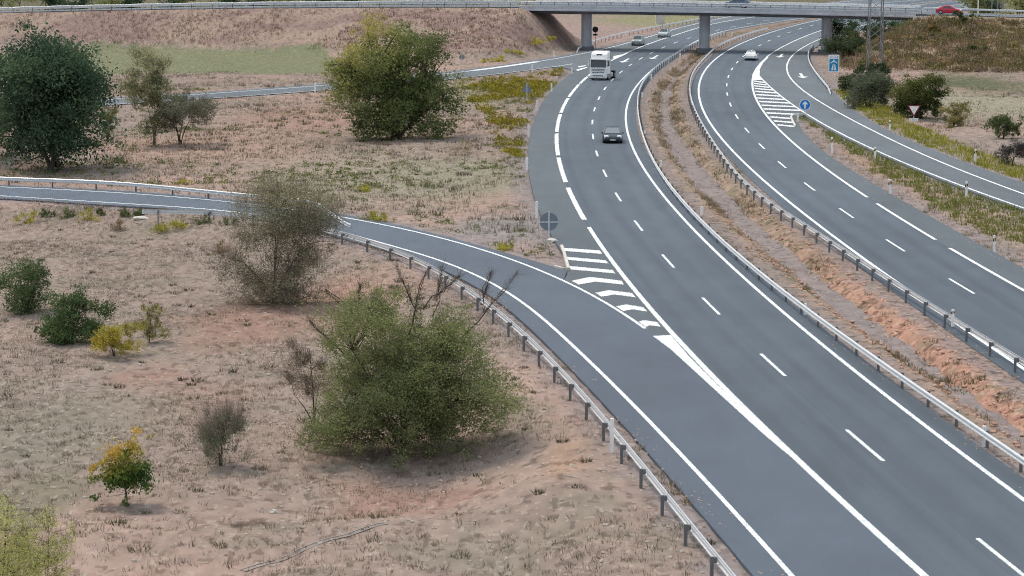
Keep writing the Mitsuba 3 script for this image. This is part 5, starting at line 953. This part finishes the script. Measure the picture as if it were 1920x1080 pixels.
stuff('dry_grass', 'short dead grass over the reddish field in the foreground', 'grass', pc)
pc = []
mid = lambda X, Y, sd: ramp_side(X, Y) < 0
A = scatter(26000, -70, 8, 140, 330, R, lambda X, Y, sd: mid(X, Y, sd) & dens(X, Y, 4, .35, .65)); pc.append(tufts(*A, R.uniform(.12, .4, len(A[0])), .25, 5, .06, DRY, R))
A = scatter(5200, -60, 8, 140, 300, R, lambda X, Y, sd: mid(X, Y, sd) & dens(X, Y, 14, .48, .66)); A = [a[:3400] for a in A]; pc.append(domes(*A, R.uniform(.25, .8, len(A[0])), R.uniform(.15, .5, len(A[0])), 34, .16, GRN, R))
A = scatter(1500, -60, 8, 150, 300, R, lambda X, Y, sd: mid(X, Y, sd) & dens(X, Y, 15, .45, .7)); pc.append(tufts(*A, R.uniform(.2, .55, len(A[0])), .45, 16, .08, DRYD, R))
yz = Polygon([(-7.41,307.34),(3.09,320.82),(7.62,332.98),(5.67,293.95),(2.43,251.67),(1.47,202.02),(-1.00,206.83),(-2.74,251.67),(-6.08,279.87)])
A = scatter(9000, -14, 14, 190, 345, R, lambda X, Y, sd: shapely.contains_xy(yz, X, Y) & dens(X, Y, 16, .38, .58)); A = [a[:520] for a in A]; pc.append(domes(*A, R.uniform(.3, .85, len(A[0])), R.uniform(.3, .8, len(A[0])), 45, .22, ((.15, .15, .03), (.30, .26, .04), (.46, .38, .06)), R))
stuff('weeds', 'scattered dry and green weeds over the field between ramp and exit road', 'weeds', pc)
def on_bank(X, Y): p = np.stack([X, Y], -1) - AX; return p @ AD, p @ AN
pc = []
A = scatter(30000, -115, 10, 330, 440, R, lambda X, Y, sd: (lambda u, d: (d > 6) & (d < 44) & (u < -3))(*on_bank(X, Y)) & (height(X, Y)[0] > .7) & dens(X, Y, 5, .3, .6)); pc.append(tufts(*A, R.uniform(.2, .7, len(A[0])), .35, 5, .10, ((.20, .145, .11), (.33, .24, .185), (.42, .32, .25)), R, .2))
stuff('bank_grass', 'tall dry stalks on the tan bank below the overpass', 'grass', pc)
pc = []
rb = lambda X, Y: (height(X, Y)[0] > .6)
A = scatter(6000, 44, 110, 290, 372, R, lambda X, Y, sd: rb(X, Y) & (on_bank(X, Y)[1] > 10)); pc.append(tufts(*A, R.uniform(.3, 1.0, len(A[0])), .6, 12, .12, ((.20, .15, .10), (.34, .25, .165), (.48, .36, .25)), R))
A = scatter(2500, 44, 110, 290, 372, R, lambda X, Y, sd: rb(X, Y) & (on_bank(X, Y)[1] > 10) & dens(X, Y, 6, .4, .65)); pc.append(tufts(*A, R.uniform(.4, 1.3, len(A[0])), .8, 16, .13, ((.12, .12, .05), (.22, .19, .08), (.33, .28, .125)), R))
A = scatter(1500, 46, 110, 290, 372, R, lambda X, Y, sd: rb(X, Y) & (on_bank(X, Y)[1] > 9)); zone = vfbm(A[0] * .09, A[1] * .07, 91) + .12 * R.normal(size=len(A[0]))
for lo, hi, pl_, hh in ((-9, .38, ((.13, .13, .055), (.21, .20, .08), (.32, .29, .13)), 1.0), (.38, .50, ((.20, .145, .09), (.31, .225, .14), (.44, .33, .22)), .9), (.50, .58, ((.24, .17, .07), (.36, .26, .11), (.5, .38, .18)), .8), (.58, .68, ((.17, .13, .115), (.25, .195, .175), (.36, .29, .25)), .9), (.68, 9, ((.075, .085, .035), (.14, .145, .06), (.22, .21, .09)), 1.5)):
    m_ = (zone >= lo) & (zone < hi); B = [a[m_] for a in A]; pc.append(domes(*B, R.uniform(.5, 1.7, len(B[0])), hh * R.uniform(.4, 1.1, len(B[0])), 75, .30, pl_, R))
stuff('bank_scrub', 'brown and olive scrub covering the bank at the right', 'scrub', pc)
pc = []
SE = slip_edge[slip_edge[:, 1] < 300]; SD = cKDTree(SE)
A = scatter(30000, 20, 80, 150, 290, R, lambda X, Y, sd: (SD.query(np.c_[X, Y])[0] < 3.6 + 1.5 * vfbm(X * .2, Y * .2, 3)) & (sd < 6), .35); pc.append(tufts(*A, R.uniform(.2, .55, len(A[0])), .3, 7, .08, ((.18, .19, .035), (.36, .35, .06), (.54, .50, .13)), R))
isl = lambda X, Y: shapely.contains_xy(Polygon(np.vstack([away_edge, [(33.54,250.95)], cut(slip_left, 0, slip_split)[::-1]])).buffer(0), X, Y)
SL = cKDTree(slip_left)
A = scatter(30000, 20, 70, 120, 262, R, lambda X, Y, sd: isl(X, Y) & (SL.query(np.c_[X, Y])[0] < np.interp(Y, [150, 175, 200, 235], [7, 6.2, 3.4, 1.6]) * (.6 + .8 * vfbm(X * .25, Y * .25, 7))), .3); pc.append(tufts(*A, R.uniform(.2, .5, len(A[0])), .3, 7, .07, ((.11, .14, .035), (.22, .25, .06), (.36, .37, .12)), R))
A = scatter(9000, 20, 70, 120, 262, R, lambda X, Y, sd: isl(X, Y), .4); pc.append(tufts(*A, R.uniform(.12, .35, len(A[0])), .25, 5, .05, ((.25, .19, .12), (.42, .31, .2)), R))
A = scatter(8000, 30, 110, 180, 300, R, lambda X, Y, sd: (sd > 3) & dens(X, Y, 9, .4, .7) & (height(X, Y)[0] < .6)); pc.append(tufts(*A, R.uniform(.1, .35, len(A[0])), .35, 6, .08, ((.17, .15, .10), (.30, .26, .19), (.2, .22, .11)), R))
stuff('verge_grass', 'yellow green grass along the slip road and its island', 'grass', pc)
pc = []
sel = (edge > 1.6) & (my > 66) & (my < 400); ids = R.choice(np.where(sel)[0], 9000); jx, jy = mx[ids] + R.uniform(-.3, .3, 9000), my[ids] + R.uniform(-.3, .3, 9000)
ok = R.random(9000) < ss(.35, .65, vfbm(jx * .2, jy * .15, 31)) * np.where(my[ids] < 125, .45, 1.0); pc.append(tufts(jx[ok], jy[ok], mz[ids][ok], R.uniform(.1, .38, ok.sum()), .22, 7, .05, ((.22, .17, .11), (.34, .265, .18), (.46, .37, .27)), R))
ok = R.random(9000) < ss(.55, .75, vfbm(jx * .22, jy * .12, 41)) * .5; pc.append(tufts(jx[ok], jy[ok], mz[ids][ok], R.uniform(.15, .4, ok.sum()), .25, 9, .05, ((.13, .13, .075), (.22, .21, .12)), R))
stuff('ditch_grass', 'dry tufts in the ditch between the carriageways', 'grass', pc)
# loose stones
def stone_mesh(r, rng, sub=1): m = trimesh.creation.icosphere(subdivisions=sub, radius=1); v = np.array(m.vertices) * (1 + .35 * rng.normal(size=(len(m.vertices), 1)) * .5); return v * np.array(r), np.array(m.faces)
scene['pale_stone_material'] = two({'type': 'diffuse', 'reflectance': rgb(.47, .42, .37)}); scene['red_stone_material'] = two({'type': 'diffuse', 'reflectance': rgb(.52, .34, .26)})
SV = [stone_mesh((1, .8, .55), R, 0) for _ in range(6)]
def stones(X, Y, Z, r):
    return cat([(SV[i % 6][0] @ np.array([[math.cos(i), math.sin(i), 0], [-math.sin(i), math.cos(i), 0], [0, 0, 1]]) * r[i] + np.array([X[i], Y[i], Z[i] + .15 * r[i]]), SV[i % 6][1]) for i in range(len(X))])
A = scatter(9000, -34, 16, 63, 175, R, infield); single('field_stones', mikit.ply(stones(*A, .025 + .10 * R.random(len(A[0])) ** 4), 'pale_stone_material'), 'small pale stones lying over the foreground field', 'stones', kind='stuff')
sel = np.where((edge > 1.2) & (my > 66) & (my < 170))[0]; ids = R.choice(sel, 3200); single('ditch_stones', mikit.ply(stones(mx[ids] + R.uniform(-.3, .3, 3200), my[ids] + R.uniform(-.3, .3, 3200), mz[ids], .04 + .13 * R.random(3200) ** 2.5), 'red_stone_material'), 'reddish stones and clods on the ditch slope', 'stones', kind='stuff')
GE = np.vstack([offset(main_right, 1.2), offset(away_left, -1.05), offset(ramp_left, -1.3), away_edge]); GE = GE[(GE[:, 1] > 62) & (GE[:, 1] < 230)]
q = GE[R.integers(0, len(GE), 9000)] + R.normal(size=(9000, 2)) * .42; q = q[R.random(len(q)) < ss(.3, .7, vfbm(q[:, 0] * .3, q[:, 1] * .3, 51))]
single('edge_gravel', mikit.ply(stones(q[:, 0], q[:, 1], np.full(len(q), Z0 - .02), .02 + .05 * R.random(len(q)) ** 2), 'red_stone_material'), 'loose gravel and crumbs of earth along the asphalt edges', 'gravel', kind='stuff')
q = GE[R.integers(0, len(GE), 5200)] + R.normal(size=(5200, 2)) * .35; q = q[(R.random(len(q)) < ss(.45, .7, vfbm(q[:, 0] * .22, q[:, 1] * .22, 61))) & ~shapely.contains_xy(paved, q[:, 0], q[:, 1])]
stuff('edge_weeds', 'small dry weeds growing at the edges of the asphalt', 'weeds', [tufts(q[:, 0], q[:, 1], np.full(len(q), .0), R.uniform(.08, .3, len(q)), .16, 7, .035, ((.2, .17, .1), (.32, .27, .17), (.42, .36, .25)), R, .7)])
A = scatter(260, -34, 14, 66, 172, R, infield); stuff('cushion_weeds', 'small dark cushion weeds dotted over the foreground field', 'weeds', [tufts(*A, R.uniform(.08, .24, len(A[0])), R.uniform(.15, .4, len(A[0])), 40, .05, ((.08, .075, .05), (.14, .13, .085), (.22, .20, .12)), R, 1.0)])
for pt, r, lab in (((-27.40,161.89), (.6, .3, .13), 'flat pale stone at the ramp edge below its guardrail end'), ((2.76,148.71), (.45, .25, .2), 'white stone at the foot of the round sign back'), ((-9.22,82.75), (.16, .12, .1), 'white stone right of the painted dark hole in the foreground'), ((-5.27,97.79), (.1, .1, .08), 'small white stone beneath the largest bush')):
    v, f = stone_mesh(r, R); single('stone', mikit.ply((v + np.array([pt[0], pt[1], hz(*pt) + .05]), f), 'concrete_pale', 40), lab, 'stone')
# concrete edging
def kerb(label, pts, w=.18, h=.14):
    P = np.array(LineString(pts).segmentize(.8).coords); z = np.full(len(P), Z0 + h); a = ribbon(P, w, z); n = len(P)
    V = np.vstack([a[0], a[0] - [0, 0, h + .2]]); i = np.arange(n - 1); m = 2 * n
    F = np.vstack([a[1], np.c_[i, i + 1, m + i + 1], np.c_[i, m + i + 1, m + i], np.c_[n + i, m + n + i + 1, n + i + 1], np.c_[n + i, m + n + i, m + n + i + 1], [[0, m, m + n], [0, m + n, n], [n - 1, 2 * n - 1, m + 2 * n - 1], [n - 1, m + 2 * n - 1, m + n - 1]]])
    single('kerb', mikit.ply((V, F), 'concrete_pale'), label, 'kerb')
kerb('short pale kerb round the earth nose left of the hatching', [(3.31,145.92),(3.41,142.52),(3.52,135.94),(3.16,135.94),(2.68,136.82)])
kerb('pale kerb round the bare island tip at the hatching', [(33.42,250.95),(32.70,250.59),(31.77,249.87),(31.28,247.39),(30.77,241.91),(30.31,236.01)])
# drain: a shallow pale channel in the foreground field
P = curve([(-9.35,74.11),(-8.30,75.56),(-6.96,77.49),(-5.52,79.08),(-4.68,79.97)], .5); z = height(P[:, 0], P[:, 1])[0]; g = thing('drain_channel', 'narrow pale concrete drain channel lying in the foreground field', 'drain')
for dd in (-.13, .13):
    q = P + normals2(P) * dd; a = ribbon(q, .05, z + .03); b = ribbon(q, .05, z - .15); part(g, 'rim', mikit.ply(cat([a, (np.vstack([a[0], b[0]]), np.vstack([np.c_[np.arange(len(P) - 1), np.arange(len(P) - 1) + 1, np.arange(len(P) - 1) + 2 * len(P)], np.c_[np.arange(len(P) - 1) + 1, np.arange(len(P) - 1) + 1 + 2 * len(P), np.arange(len(P) - 1) + 2 * len(P)]]))]), 'weathered_edge'))
part(g, 'bed', mikit.ply(ribbon(P, .2, z + .01), 'soil'))
